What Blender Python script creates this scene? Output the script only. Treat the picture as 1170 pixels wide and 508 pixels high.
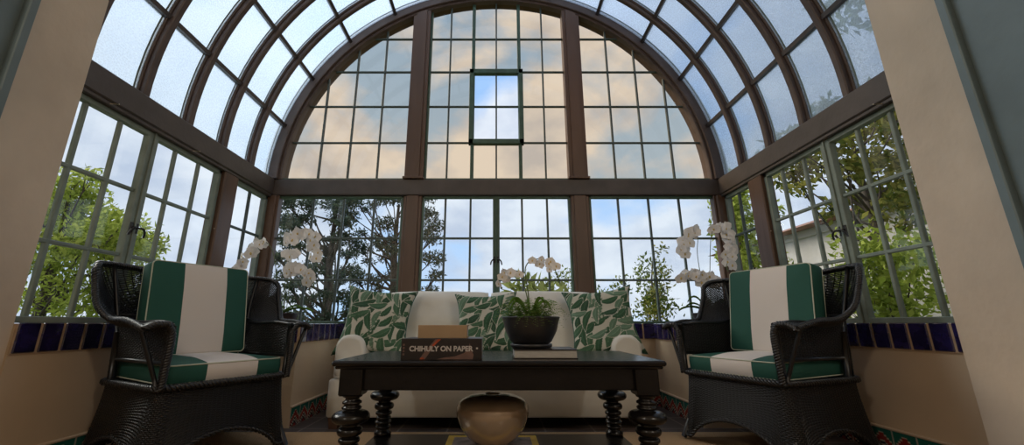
import bpy, math, random
import numpy as np
from mathutils import Vector, Matrix
for o in list(bpy.data.objects): bpy.data.objects.remove(o, do_unlink=True)
SC = bpy.context.scene
COL = SC.collection
R = math.radians
random.seed(7)

# ------------------------------------------------------------------ camera, sky, exposure
cam = bpy.data.objects.new('camera', bpy.data.cameras.new('camera'))
COL.objects.link(cam)
cam.location = (0, 0, .65)
cam.rotation_euler = (R(90 + 14.43), 0, 0)
cam.data.sensor_width = 36
cam.data.lens = 451 * 36 / 1170
cam.data.shift_x = 18 / 1170
cam.data.clip_start = .02
SC.camera = cam
SC.view_settings.view_transform = 'Standard'
SC.view_settings.look = 'None'
SC.view_settings.exposure = 0.6
SC.view_settings.gamma = 1.0
SC.view_settings.use_curve_mapping = False

W = bpy.data.worlds.new('sky'); SC.world = W; W.use_nodes = True
nt = W.node_tree; N = nt.nodes; L = nt.links; N.clear()
out = N.new('ShaderNodeOutputWorld'); bg = N.new('ShaderNodeBackground')
tc = N.new('ShaderNodeTexCoord'); mp = N.new('ShaderNodeMapping')
mp.inputs['Scale'].default_value = (1.0, 1.0, 1.7); mp.inputs['Location'].default_value = (3.1, .4, 1.9)
nz = N.new('ShaderNodeTexNoise'); nz.inputs['Scale'].default_value = 3.0; nz.inputs['Detail'].default_value = 7; nz.inputs['Roughness'].default_value = .52
nz.inputs['Distortion'].default_value = .25
cr = N.new('ShaderNodeValToRGB'); e = cr.color_ramp
e.elements[0].position = .40; e.elements[0].color = (0, 0, 0, 1)
e.elements[1].position = .53; e.elements[1].color = (1, 1, 1, 1)
sp = N.new('ShaderNodeSeparateXYZ')
gr = N.new('ShaderNodeValToRGB'); g = gr.color_ramp
g.elements[0].position = 0; g.elements[0].color = (.42, .57, .78, 1)
g.elements[1].position = .8; g.elements[1].color = (.20, .36, .66, 1)
nz2 = N.new('ShaderNodeTexNoise'); nz2.inputs['Scale'].default_value = 6.5; nz2.inputs['Detail'].default_value = 5
cc = N.new('ShaderNodeValToRGB'); g2 = cc.color_ramp
g2.elements[0].position = .35; g2.elements[0].color = (.42, .47, .58, 1)
g2.elements[1].position = .62; g2.elements[1].color = (.62, .65, .71, 1)
mx = N.new('ShaderNodeMixRGB')
L.new(tc.outputs['Generated'], mp.inputs['Vector']); L.new(mp.outputs['Vector'], nz.inputs['Vector']); L.new(mp.outputs['Vector'], nz2.inputs['Vector'])
ad = N.new('ShaderNodeMath'); ad.operation = 'MULTIPLY_ADD'; ad.inputs[1].default_value = .10; L.new(sp.outputs['Z'], ad.inputs[0]); L.new(nz.outputs['Fac'], ad.inputs[2]); L.new(ad.outputs[0], cr.inputs['Fac']); L.new(tc.outputs['Generated'], sp.inputs[0]); L.new(sp.outputs['Z'], gr.inputs['Fac'])
L.new(nz2.outputs['Fac'], cc.inputs['Fac'])
L.new(cr.outputs['Color'], mx.inputs['Fac']); L.new(gr.outputs['Color'], mx.inputs['Color1']); L.new(cc.outputs['Color'], mx.inputs['Color2'])
L.new(mx.outputs['Color'], bg.inputs['Color']); bg.inputs['Strength'].default_value = 1.0
L.new(bg.outputs['Background'], out.inputs['Surface'])

sun = bpy.data.objects.new('sun', bpy.data.lights.new('sun', 'SUN')); COL.objects.link(sun)
sun.data.energy = 2.2; sun.data.angle = R(32); sun.data.color = (1, .93, .82)
sun.rotation_euler = Vector((.72, -.30, -.62)).to_track_quat('-Z', 'Y').to_euler()

# ------------------------------------------------------------------ helpers: mesh
class MB:
    """collects shapes, then links them as one mesh object"""
    def __init__(s): s.v = []; s.f = []; s.m = []; s.n = 0; s.sm = []
    def add(s, v, f, m=0, smooth=True):
        v = [tuple(map(float, q)) for q in v]
        s.f += [tuple(int(i) + s.n for i in q) for q in f]; s.m += [m] * len(f); s.sm += [smooth] * len(f)
        s.v += v; s.n += len(v); return s
    def box(s, x0, x1, y0, y1, z0, z1, m=0, b=0.0):
        if x0 > x1: x0, x1 = x1, x0
        if y0 > y1: y0, y1 = y1, y0
        if z0 > z1: z0, z1 = z1, z0
        if b <= 0:
            v = [(x, y, z) for z in (z0, z1) for y in (y0, y1) for x in (x0, x1)]
            return s.add(v, [(0, 2, 3, 1), (4, 5, 7, 6), (0, 1, 5, 4), (2, 6, 7, 3), (0, 4, 6, 2), (1, 3, 7, 5)], m, False)
        b = min(b, (x1 - x0) * .45, (y1 - y0) * .45, (z1 - z0) * .45)
        v = []; idx = {}
        X = (x0, x1); Y = (y0, y1); Z = (z0, z1)
        for i in (0, 1):
            for j in (0, 1):
                for k in (0, 1):
                    sx, sy, sz = (1, -1)[i], (1, -1)[j], (1, -1)[k]
                    for a in range(3):
                        p = [X[i] + sx * b, Y[j] + sy * b, Z[k] + sz * b]; p[a] = (X[i], Y[j], Z[k])[a]
                        idx[i, j, k, a] = len(v); v.append(tuple(p))
        f = []
        for a in range(3):
            o1, o2 = [q for q in range(3) if q != a]
            for w in (0, 1):
                c = []
                for (p, q) in ((0, 0), (1, 0), (1, 1), (0, 1)):
                    t = [0, 0, 0]; t[a] = w; t[o1] = p; t[o2] = q; c.append(idx[t[0], t[1], t[2], a])
                f.append(tuple(c))
        for a in range(3):          # edge running along axis a
            o1, o2 = [q for q in range(3) if q != a]
            for p in (0, 1):
                for q in (0, 1):
                    t0 = [0, 0, 0]; t0[o1] = p; t0[o2] = q; t1 = list(t0); t1[a] = 1
                    f.append((idx[(*t0, o1)], idx[(*t1, o1)], idx[(*t1, o2)], idx[(*t0, o2)]))
        for i in (0, 1):
            for j in (0, 1):
                for k in (0, 1): f.append((idx[i, j, k, 0], idx[i, j, k, 1], idx[i, j, k, 2]))
        return s.add(v, f, m, False)
    def grid(s, P, m=0, cu=False, cv=False, smooth=True):
        P = np.asarray(P); a, b = P.shape[:2]
        f = []
        for i in range(a if cu else a - 1):
            i2 = (i + 1) % a
            for j in range(b if cv else b - 1):
                j2 = (j + 1) % b
                f.append((i * b + j, i2 * b + j, i2 * b + j2, i * b + j2))
        return s.add(P.reshape(-1, 3), f, m, smooth)
    def tube(s, pts, r, m=0, n=8, closed=False, caps=True):
        P = np.array(pts, float); k = len(P); rr = np.full(k, r) if np.isscalar(r) else np.array(r, float)
        T = np.zeros_like(P)
        if closed: T = np.roll(P, -1, 0) - np.roll(P, 1, 0)
        else: T[1:-1] = P[2:] - P[:-2]; T[0] = P[1] - P[0]; T[-1] = P[-1] - P[-2]
        T /= np.linalg.norm(T, axis=1)[:, None] + 1e-12
        up = np.array([0, 0, 1.]) if abs(T[0][2]) < .9 else np.array([1., 0, 0])
        rings = []; prev = None
        for i in range(k):
            a = (up if prev is None else prev); a = a - T[i] * a.dot(T[i]); a /= np.linalg.norm(a) + 1e-12; prev = a
            b = np.cross(T[i], a)
            rings.append([P[i] + rr[i] * (math.cos(t) * a + math.sin(t) * b) for t in np.linspace(0, 2 * math.pi, n, endpoint=False)])
        base = s.n
        s.grid(rings, m, cu=closed, cv=True)
        if caps and not closed:
            s.f += [tuple(base + j for j in range(n))[::-1], tuple(base + (k - 1) * n + j for j in range(n))]; s.m += [m, m]; s.sm += [False, False]
        return s
    def lathe(s, prof, c=(0, 0, 0), m=0, n=32, sx=1, sy=1):
        a = np.linspace(0, 2 * math.pi, n, endpoint=False)
        P = [[(c[0] + r * sx * math.cos(t), c[1] + r * sy * math.sin(t), c[2] + z) for t in a] for r, z in prof]
        return s.grid(P, m, cv=True)
    def build(s, name, mats, parent=None, **kw):
        me = bpy.data.meshes.new(name)
        me.from_pydata(s.v, [], s.f)
        if not isinstance(mats, (list, tuple)): mats = [mats]
        for q in mats: me.materials.append(q)
        me.polygons.foreach_set('material_index', s.m); me.polygons.foreach_set('use_smooth', s.sm)
        me.update()
        o = bpy.data.objects.new(name, me); COL.objects.link(o)
        if parent: o.parent = parent
        for a, b in kw.items(): o[a] = b
        return o

def fixn(o):
    import bmesh
    bm = bmesh.new(); bm.from_mesh(o.data); bmesh.ops.recalc_face_normals(bm, faces=bm.faces); bm.to_mesh(o.data); bm.free(); return o
def empty(name, loc, label, cat, rz=0, group=None):
    o = bpy.data.objects.new(name, None); COL.objects.link(o); o.location = loc; o.rotation_euler = (0, 0, rz)
    o.empty_display_size = .1
    o['label'] = label; o['category'] = cat
    if group: o['group'] = group
    return o
def tag(o, label, cat, group=None):
    o['label'] = label; o['category'] = cat
    if group: o['group'] = group
    return o
def struct(o): o['kind'] = 'structure'; return o
def children(o): return [c for c in bpy.data.objects if c.parent is o]
def copy_tree(o, parent=None):
    kids = children(o)
    c = o.copy(); COL.objects.link(c); c.parent = parent
    for k in kids: copy_tree(k, c)
    return c
def spline(pts, n):
    """Catmull-Rom through pts"""
    P = np.array(pts, float); P = np.vstack([2 * P[0] - P[1], P, 2 * P[-1] - P[-2]])
    o = []; k = len(P) - 3
    for t in np.linspace(0, k - 1e-9, n):
        i = int(t); u = t - i; a, b, c, d = P[i:i + 4]
        o.append(.5 * ((2 * b) + (c - a) * u + (2 * a - 5 * b + 4 * c - d) * u * u + (3 * b - a - 3 * c + d) * u ** 3))
    return np.array(o)

# ------------------------------------------------------------------ helpers: materials
def mat(name, col, rough=.6, var=.15, scale=8, bump=0.0, bscale=60, metal=0, spec=.5, coat=0, stretch=(1, 1, 1), sheen=0):
    m = bpy.data.materials.new(name); m.use_nodes = True; t = m.node_tree; n = t.nodes; l = t.links
    p = n['Principled BSDF']
    c = n.new('ShaderNodeTexCoord'); mpp = n.new('ShaderNodeMapping'); mpp.inputs['Scale'].default_value = stretch
    l.new(c.outputs['Object'], mpp.inputs['Vector'])
    z = n.new('ShaderNodeTexNoise'); z.inputs['Scale'].default_value = scale; z.inputs['Detail'].default_value = 5
    l.new(mpp.outputs['Vector'], z.inputs['Vector'])
    r = n.new('ShaderNodeValToRGB'); r.color_ramp.elements[0].position = .3; r.color_ramp.elements[1].position = .7
    r.color_ramp.elements[0].color = (*[q * (1 - var) for q in col], 1); r.color_ramp.elements[1].color = (*[min(1, q * (1 + var)) for q in col], 1)
    l.new(z.outputs['Fac'], r.inputs['Fac']); l.new(r.outputs['Color'], p.inputs['Base Color'])
    p.inputs['Roughness'].default_value = rough; p.inputs['Metallic'].default_value = metal
    p.inputs['Specular IOR Level'].default_value = spec; p.inputs['Coat Weight'].default_value = coat
    p.inputs['Sheen Weight'].default_value = sheen
    if bump:
        z2 = n.new('ShaderNodeTexNoise'); z2.inputs['Scale'].default_value = bscale; z2.inputs['Detail'].default_value = 4
        l.new(mpp.outputs['Vector'], z2.inputs['Vector'])
        b = n.new('ShaderNodeBump'); b.inputs['Strength'].default_value = min(1, bump); b.inputs['Distance'].default_value = .01
        l.new(z2.outputs['Fac'], b.inputs['Height']); l.new(b.outputs['Normal'], p.inputs['Normal'])
    return m
def attr_mat(name, rough=.6, bump=0, bscale=200, spec=.5):
    m = bpy.data.materials.new(name); m.use_nodes = True; t = m.node_tree; n = t.nodes; l = t.links
    a = n.new('ShaderNodeVertexColor'); a.layer_name = 'print'; p = n['Principled BSDF']
    l.new(a.outputs['Color'], p.inputs['Base Color']); p.inputs['Roughness'].default_value = rough; p.inputs['Specular IOR Level'].default_value = spec
    if bump:
        z = n.new('ShaderNodeTexNoise'); z.inputs['Scale'].default_value = bscale
        b = n.new('ShaderNodeBump'); b.inputs['Strength'].default_value = bump; b.inputs['Distance'].default_value = .005
        l.new(z.outputs['Fac'], b.inputs['Height']); l.new(b.outputs['Normal'], p.inputs['Normal'])
    return m
def set_print(o, cols):
    a = o.data.color_attributes.new('print', 'FLOAT_COLOR', 'POINT')
    c = np.ones((len(o.data.vertices), 4), np.float32); c[:, :3] = cols
    a.data.foreach_set('color', c.ravel())
def leaf_mat(name, c1, c2, trans=.35):
    m = bpy.data.materials.new(name); m.use_nodes = True; t = m.node_tree; n = t.nodes; l = t.links; n.clear()
    g = n.new('ShaderNodeNewGeometry'); r = n.new('ShaderNodeValToRGB')
    r.color_ramp.elements[0].color = (*c1, 1); r.color_ramp.elements[1].color = (*c2, 1)
    l.new(g.outputs['Random Per Island'], r.inputs['Fac'])
    d = n.new('ShaderNodeBsdfDiffuse'); tr = n.new('ShaderNodeBsdfTranslucent'); mxs = n.new('ShaderNodeMixShader'); mxs.inputs[0].default_value = trans
    o = n.new('ShaderNodeOutputMaterial')
    l.new(r.outputs['Color'], d.inputs['Color']); l.new(r.outputs['Color'], tr.inputs['Color'])
    l.new(d.outputs[0], mxs.inputs[1]); l.new(tr.outputs[0], mxs.inputs[2]); l.new(mxs.outputs[0], o.inputs['Surface'])
    return m
def glass_mat(name, tint, gloss=.06, frost=0.0, rough=.02, fcol=(.8, .9, .95), bump=0):
    m = bpy.data.materials.new(name); m.use_nodes = True; t = m.node_tree; n = t.nodes; l = t.links; n.clear()
    o = n.new('ShaderNodeOutputMaterial'); tr = n.new('ShaderNodeBsdfTransparent'); tr.inputs['Color'].default_value = (*tint, 1)
    gl = n.new('ShaderNodeBsdfGlossy'); gl.inputs['Roughness'].default_value = rough
    mg = n.new('ShaderNodeMixShader'); mg.inputs[0].default_value = gloss
    last = tr.outputs[0]
    if frost:
        z = n.new('ShaderNodeTexVoronoi'); z.inputs['Scale'].default_value = 95
        c = n.new('ShaderNodeTexCoord'); l.new(c.outputs['Object'], z.inputs['Vector'])
        mr = n.new('ShaderNodeMapRange'); mr.inputs[1].default_value = .0; mr.inputs[2].default_value = .8
        mr.inputs[3].default_value = max(0, frost - .16); mr.inputs[4].default_value = min(1, frost + .14)
        l.new(z.outputs['Distance'], mr.inputs[0])
        tl = n.new('ShaderNodeBsdfTranslucent'); tl.inputs['Color'].default_value = (*fcol, 1)
        mf = n.new('ShaderNodeMixShader'); l.new(mr.outputs[0], mf.inputs[0]); l.new(last, mf.inputs[1]); l.new(tl.outputs[0], mf.inputs[2]); last = mf.outputs[0]
    l.new(last, mg.inputs[1]); l.new(gl.outputs[0], mg.inputs[2]); l.new(mg.outputs[0], o.inputs['Surface'])
    return m

M = dict(
 plaster=mat('plaster', (.63, .53, .42), .85, .12, 3, 1.0, 7, stretch=(1, 1, .7)),
 wallp=mat('lower_plaster', (.60, .46, .315), .8, .07, 2.5, .15, 10),
 beam=mat('beam_paint', (.075, .060, .054), .5, .2, 6, .15, 40),
 wood=mat('post_wood', (.105, .056, .034), .45, .3, 5, .2, 30, stretch=(1, 1, .12)),
 rib=mat('rib_wood', (.088, .060, .050), .5, .2, 8),
 purlin=mat('purlin_steel', (.075, .062, .058), .5, .2, 8),
 green=mat('green_steel', (.055, .105, .075), .45, .2, 12),
 sage=mat('sage_steel', (.20, .245, .21), .45, .15, 12),
 muntin=mat('muntin_steel', (.062, .085, .078), .45, .2, 12),
 jamb=mat('jamb_paint', (.15, .20, .21), .5, .12, 4, .1, 20),
 darkwood=mat('jamb_wood', (.05, .03, .025), .5, .2, 6),
 navy=mat('navy_glaze', (.018, .013, .068), .10, .55, 14, .25, 18, spec=.8, coat=.6),
 grout=mat('grout', (.48, .33, .21), .8, .2, 20),
 cream=mat('cream_trim', (.62, .48, .34), .6, .1, 10),
 black=mat('black_paint', (.007, .006, .006), .25, .3, 10, .08, 40, spec=.45),
 blackiron=mat('black_iron', (.012, .012, .013), .4, .2, 20),
 wicker=mat('black_wicker', (.0055, .0055, .0065), .36, .3, 60, spec=.55),
 sofa=mat('cream_linen', (.73, .71, .65), .9, .05, 6, .35, 7, sheen=.2),
 seatgreen=mat('green_canvas', (.012, .11, .078), .75, .12, 10, .1, 250),
 white=mat('white_canvas', (.66, .61, .56), .8, .05, 8),
 piping=mat('pale_piping', (.48, .50, .40), .8, .05, 20),
 foot=mat('brown_foot', (.10, .05, .028), .5, .2, 10),
 ceramic=mat('black_ceramic', (.020, .020, .023), .38, .3, 14, .1, 20, spec=.6),
 terracotta=mat('terracotta', (.50, .20, .09), .7, .15, 12),
 brown_pot=mat('brown_pot', (.035, .024, .02), .5, .3, 12),
 soil=mat('soil', (.04, .028, .02), .95, .4, 60, .8, 90),
 petal=mat('white_petal', (.88, .88, .90), .6, .05, 30),
 throat=mat('yellow_throat', (.65, .50, .20), .6, .2, 30),
 stem=mat('green_stem', (.10, .14, .045), .5, .2, 30),
 strap=leaf_mat('orchid_leaf', (.09, .20, .03), (.20, .34, .07), .3),
 fern=leaf_mat('fern_leaf', (.08, .17, .03), (.28, .40, .11), .4),
 bronze=mat('bronze_glaze', (.44, .33, .23), .14, .30, 3, .04, 5, spec=.8, coat=.7, metal=.2),
 bookblack=mat('book_black', (.018, .014, .014), .35, .3, 10),
 tan=mat('tan_cloth', (.36, .25, .15), .8, .08, 8),
 pages=mat('book_pages', (.45, .43, .40), .8, .15, 30, stretch=(1, 1, 20)),
 ink=mat('pale_lettering', (.50, .47, .46), .6, .02, 10),
 rust=mat('rust_print', (.35, .06, .02), .5, .3, 40),
 dusk=mat('dusk_print', (.15, .085, .07), .5, .3, 18),
 yellow=mat('yellow_print', (.62, .42, .03), .45, .1, 20),
 greyprint=mat('grey_print', (.20, .16, .16), .45, .6, 20),
 brass=mat('brass_pin', (.45, .38, .3), .4, .2, 30, metal=.6),
 bark=mat('bark', (.085, .065, .05), .9, .4, 10, .6, 25),
 lgreen=leaf_mat('bright_leaf', (.20, .27, .035), (.55, .60, .13), .5),
 mgreen=leaf_mat('mid_leaf', (.06, .11, .025), (.30, .34, .07), .4),
 dgreen=leaf_mat('pine_needle', (.045, .065, .05), (.14, .17, .11), .25),
 autumn=leaf_mat('autumn_leaf', (.10, .14, .03), (.40, .36, .09), .4),
 broad=leaf_mat('broad_leaf', (.14, .20, .04), (.46, .48, .16), .4),
 lawn=mat('lawn', (.10, .13, .05), .95, .4, 3, .5, 20),
 stucco=mat('pale_stucco', (.50, .45, .40), .9, .12, 2),
 roof=mat('clay_roof', (.28, .13, .08), .8, .3, 6),
 dglass=mat('dark_glass', (.05, .06, .07), .1, .2, 3),
 lampglass=glass_mat('fill_lamp_glass', (1, .97, .9), .03, .0),
 clear=glass_mat('clear_glass', (.93, .96, .97), .035),
 amber=glass_mat('tinted_glass', (.82, .65, .46), .04),
 frosted=glass_mat('obscure_glass', (.86, .93, 1.0), .05, .42, .12, (.76, .86, .97)),
)

# brick-type materials
def tile_floor():
    m = mat('slate_floor', (.10, .075, .062), .45, .3, 4, .2, 14); n = m.node_tree.nodes; l = m.node_tree.links
    b = n.new('ShaderNodeTexBrick'); b.offset = 0; b.inputs['Scale'].default_value = 1; b.inputs['Brick Width'].default_value = .31; b.inputs['Row Height'].default_value = .31
    b.inputs['Mortar Size'].default_value = .006
    b.inputs['Color1'].default_value = (.11, .075, .06, 1); b.inputs['Color2'].default_value = (.07, .058, .055, 1); b.inputs['Mortar'].default_value = (.24, .20, .16, 1)
    c = n.new('ShaderNodeTexCoord'); mp_ = n.new('ShaderNodeMapping'); mp_.inputs['Rotation'].default_value = (0, 0, 0)
    l.new(c.outputs['Object'], mp_.inputs[0]); l.new(mp_.outputs[0], b.inputs['Vector']); l.new(b.outputs['Color'], n['Principled BSDF'].inputs['Base Color'])
    return m
def jute():
    m = mat('jute', (.42, .27, .14), .95, .2, 30); n = m.node_tree.nodes; l = m.node_tree.links
    c = n.new('ShaderNodeTexCoord'); w = n.new('ShaderNodeTexWave'); w.inputs['Scale'].default_value = 28; w.inputs['Distortion'].default_value = 1.2; w.inputs['Detail Scale'].default_value = 4
    w.bands_direction = 'Y'
    w2 = n.new('ShaderNodeTexWave'); w2.bands_direction = 'X'; w2.inputs['Scale'].default_value = 40; w2.inputs['Distortion'].default_value = 1.5
    r = n.new('ShaderNodeValToRGB'); r.color_ramp.elements[0].color = (.42, .26, .13, 1); r.color_ramp.elements[1].color = (.80, .56, .32, 1)
    mm = n.new('ShaderNodeMath'); mm.operation = 'MULTIPLY'
    l.new(c.outputs['Object'], w.inputs[0]); l.new(c.outputs['Object'], w2.inputs[0]); l.new(w.outputs['Fac'], mm.inputs[0]); l.new(w2.outputs['Fac'], mm.inputs[1])
    l.new(mm.outputs[0], r.inputs['Fac']); l.new(r.outputs['Color'], n['Principled BSDF'].inputs['Base Color'])
    b = n.new('ShaderNodeBump'); b.inputs['Strength'].default_value = .8; b.inputs['Distance'].default_value = .01; l.new(mm.outputs[0], b.inputs['Height']); l.new(b.outputs['Normal'], n['Principled BSDF'].inputs['Normal'])
    return m
M['floor'] = tile_floor(); M['jute'] = jute()
def stripe_mat(name, a, b):
    """canvas printed with three wide stripes: green, white, green across the width"""
    m = mat(name, (.66, .61, .56), .8, .05, 8); n = m.node_tree.nodes; l = m.node_tree.links
    c = n.new('ShaderNodeTexCoord'); s = n.new('ShaderNodeSeparateXYZ'); r = n.new('ShaderNodeValToRGB'); r.color_ramp.interpolation = 'CONSTANT'
    l.new(c.outputs['Generated'], s.inputs[0]); l.new(s.outputs['X'], r.inputs['Fac'])
    e = r.color_ramp.elements; G = (.010, .078, .056, 1); e[0].position = 0; e[0].color = G; e[1].position = a; e[1].color = (.66, .61, .57, 1)
    q = e.new(b); q.color = G
    l.new(r.outputs['Color'], n['Principled BSDF'].inputs['Base Color'])
    z = n.new('ShaderNodeTexNoise'); z.inputs['Scale'].default_value = 6; bp = n.new('ShaderNodeBump'); bp.inputs['Strength'].default_value = .25; bp.inputs['Distance'].default_value = .02
    l.new(c.outputs['Object'], z.inputs['Vector']); l.new(z.outputs['Fac'], bp.inputs['Height']); l.new(bp.outputs['Normal'], n['Principled BSDF'].inputs['Normal'])
    return m
M['stripe'] = stripe_mat('striped_canvas', .30, .74)

# ------------------------------------------------------------------ the place: dimensions (metres)
D = 3.50          # back wall
XW = 2.05         # side wall face (tile)
XG = 2.13         # side glass plane
ZS = .655         # sill height
ZB0, ZB1 = 1.81, 1.966   # main beam
RC = 2.09         # vault radius (inside of ribs)
YF = 1.74         # back face of the front piers

# floor
b = MB(); b.box(-3.4, 3.4, -3.0, 3.75, -.1, 0); struct(b.build('floor', M['floor']))
b = MB(); b.box(-60, 60, -30, 90, -.75, -.6); o = b.build('ground', M['lawn']); struct(o)

# lower walls
b = MB(); b.box(-XW - .2, -XW, YF, D + .2, 0, ZS - .012); struct(b.build('wall_left', M['wallp']))
b = MB(); b.box(XW, XW + .2, YF, D + .2, 0, ZS - .012); struct(b.build('wall_right', M['wallp']))
b = MB(); b.box(-XW, XW, D, D + .2, 0, ZS - .012); struct(b.build('wall_back', M['wallp']))
# corner plant ledges, built into the wall
LX0, LX1, LY = 1.35, XW, 2.80
b = MB(); b.box(-LX1, -LX0, LY, D, 0, ZS - .012); struct(b.build('wall_ledge_left', M['wallp']))
b = MB(); b.box(LX0, LX1, LY, D, 0, ZS - .012); struct(b.build('wall_ledge_right', M['wallp']))

# front wall with arched opening
def front_wall():
    xl, xr = -2.06, 1.96; cx = (xl + xr) / 2; r = (xr - xl) / 2; zs = 2.55
    arc = [(cx + r * math.cos(a), zs + r * math.sin(a)) for a in np.linspace(0, math.pi, 25)]
    inner = [(xr, 0)] + arc + [(xl, 0)]
    outer = []
    for (x, z) in inner:
        if z <= 0: outer.append((3.4 if x > 0 else -3.4, 0))
        else:
            dx, dz = x - cx, z - zs
            if dz <= 1e-6: outer.append((3.4 if dx > 0 else -3.4, zs))
            else:
                k = min(abs((3.4) / dx) if abs(dx) > 1e-6 else 1e9, 2.6 / dz); outer.append((cx + dx * k, zs + dz * k))
    y0, y1 = 1.435, YF
    b = MB(); n = len(inner)
    P = [[(x, y0, z) for x, z in inner], [(x, y1, z) for x, z in inner], [(x, y1, z) for x, z in outer], [(x, y0, z) for x, z in outer]]
    b.grid(P, cu=True, smooth=False)
    o = fixn(b.build('wall_front', M['plaster'])); struct(o); return
front_wall()
# the room the camera stands in
b = MB(); b.box(-3.6, -3.4, -3.0, YF, 0, 4.7); b.box(3.4, 3.6, -3.0, YF, 0, 4.7); struct(b.build('wall_side', M['plaster']))
b = MB(); b.box(-3.6, 3.6, -3.2, -3.0, 0, 4.7); struct(b.build('wall_rear', M['plaster']))
b = MB(); b.box(-3.6, 3.6, -3.2, 1.44, 4.7, 4.85); struct(b.build('ceiling_rear', M['plaster']))
for px_ in (-1.84, 1.84):  # two unseen lamps, added as warm fill for surfaces facing the camera
    lp = empty('fill_lamp', (px_, -1.2, 2.55), 'added unseen globe pendant giving warm fill from the room behind the camera', 'lamp', group='added fill lamps behind the camera')
    lb = MB(); lb.lathe([(0.04, 0), (.11, .03), (.15, .10), (.14, .18), (.09, .25), (.04, .28)], n=24); lb.build('fill_lamp_shade', M['lampglass'], lp)
    lb = MB(); lb.tube([(0, 0, .26), (0, 0, 2.145)], .008, 0, 8); lb.lathe([(0, 2.10), (.06, 2.11), (.07, 2.148), (0, 2.148)], n=20); lb.build('stem', M['blackiron'], lp)
    ll = bpy.data.objects.new('bulb', bpy.data.lights.new('bulb', 'POINT')); COL.objects.link(ll); ll.parent = lp; ll.location = (0, 0, .13)
    ll.data.energy = 40; ll.data.color = (1, .95, .88); ll.data.shadow_soft_size = .11
for n_, x, s in (('trim_1', -2.02, -1), ('trim_2', 1.945, 1)):
    b = MB(); b.box(x, x + s * .5, 1.19, 1.435, 0, 3.2, 0, .012); b.box(x - s * .03, x - s * .012 + s * .02, 1.40, 1.433, 0, 3.2, 0, .004)
    b.box(x - s * .03, x + s * .06, 1.12, 1.19, 0, 3.2, 1, .01)
    struct(b.build(n_, [M['jamb'], M['darkwood']]))

# ---- navy tile band
def tile_run(b, p0, p1, nrm, z0, z1, pitch=.098, cap=.0):
    """glazed tiles along p0->p1, facing nrm"""
    p0 = np.array(p0); p1 = np.array(p1); Ln = np.linalg.norm(p1 - p0); k = max(1, round(Ln / pitch)); w = Ln / k
    d = (p1 - p0) / Ln; nn = np.array(nrm)
    for i in range(k):
        g = .0055
        a = p0 + d * (i * w + g); c = p0 + d * ((i + 1) * w - g)
        q = [a - nn * .002, c - nn * .002]
        xs = sorted((min(a[0], c[0], (a + nn * .012)[0]), max(a[0], c[0], (a + nn * .012)[0]))); ys = (min(a[1], c[1], (a + nn * .012)[1]), max(a[1], c[1], (a + nn * .012)[1]))
        b.box(xs[0], xs[1], ys[0], ys[1], z0, z1, 0, .004)
zt0, zt1 = .525, ZS
def band(name, runs):
    b = MB()
    for p0, p1, nn in runs:
        tile_run(b, p0, p1, nn, zt0 + .004, zt1, .098)
        a = np.array(p0); c = np.array(p1); e_ = np.array(nn) * .007
        lo = np.minimum(a, c); hi = np.maximum(a, c); lo = np.minimum(lo, np.minimum(a, c) + e_); hi = np.maximum(hi, np.maximum(a, c) + e_)
        b.box(lo[0], hi[0], lo[1], hi[1], zt0, zt1 - .003, 1)
    struct(b.build(name, [M['navy'], M['grout']]))
band('trim_3', [((-XW, YF), (-XW, LY), (1, 0))])
band('trim_4', [((XW, YF), (XW, LY), (-1, 0))])
band('trim_5', [((-LX0, D), (LX0, D), (0, -1))])
band('trim_6', [((-LX1, LY), (-LX0, LY), (0, -1)), ((-LX0, LY), (-LX0, D), (1, 0))])
band('trim_7', [((LX0, LY), (LX1, LY), (0, -1)), ((LX0, LY), (LX0, D), (-1, 0))])
# tiled sill tops
b = MB()
for sx in (-1, 1):
    b.box(sx * (XW), sx * (XG + .05), YF, D + .05, ZS - .012, ZS - .002, 0)
    nx, ny = 7, 7
    for i in range(nx):
        for j in range(ny):
            x0 = LX0 + (LX1 - LX0) * i / nx; y0 = LY + (D - LY) * j / ny
            b.box(sx * (x0 + .002), sx * (x0 + (LX1 - LX0) / nx - .002), y0 + .002, y0 + (D - LY) / ny - .002, ZS - .012, ZS, 1, .003)
b.box(-XW, XW, D, D + .06, ZS - .012, ZS - .002, 0)
struct(b.build('trim_8', [M['grout'], M['navy']]))

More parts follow.
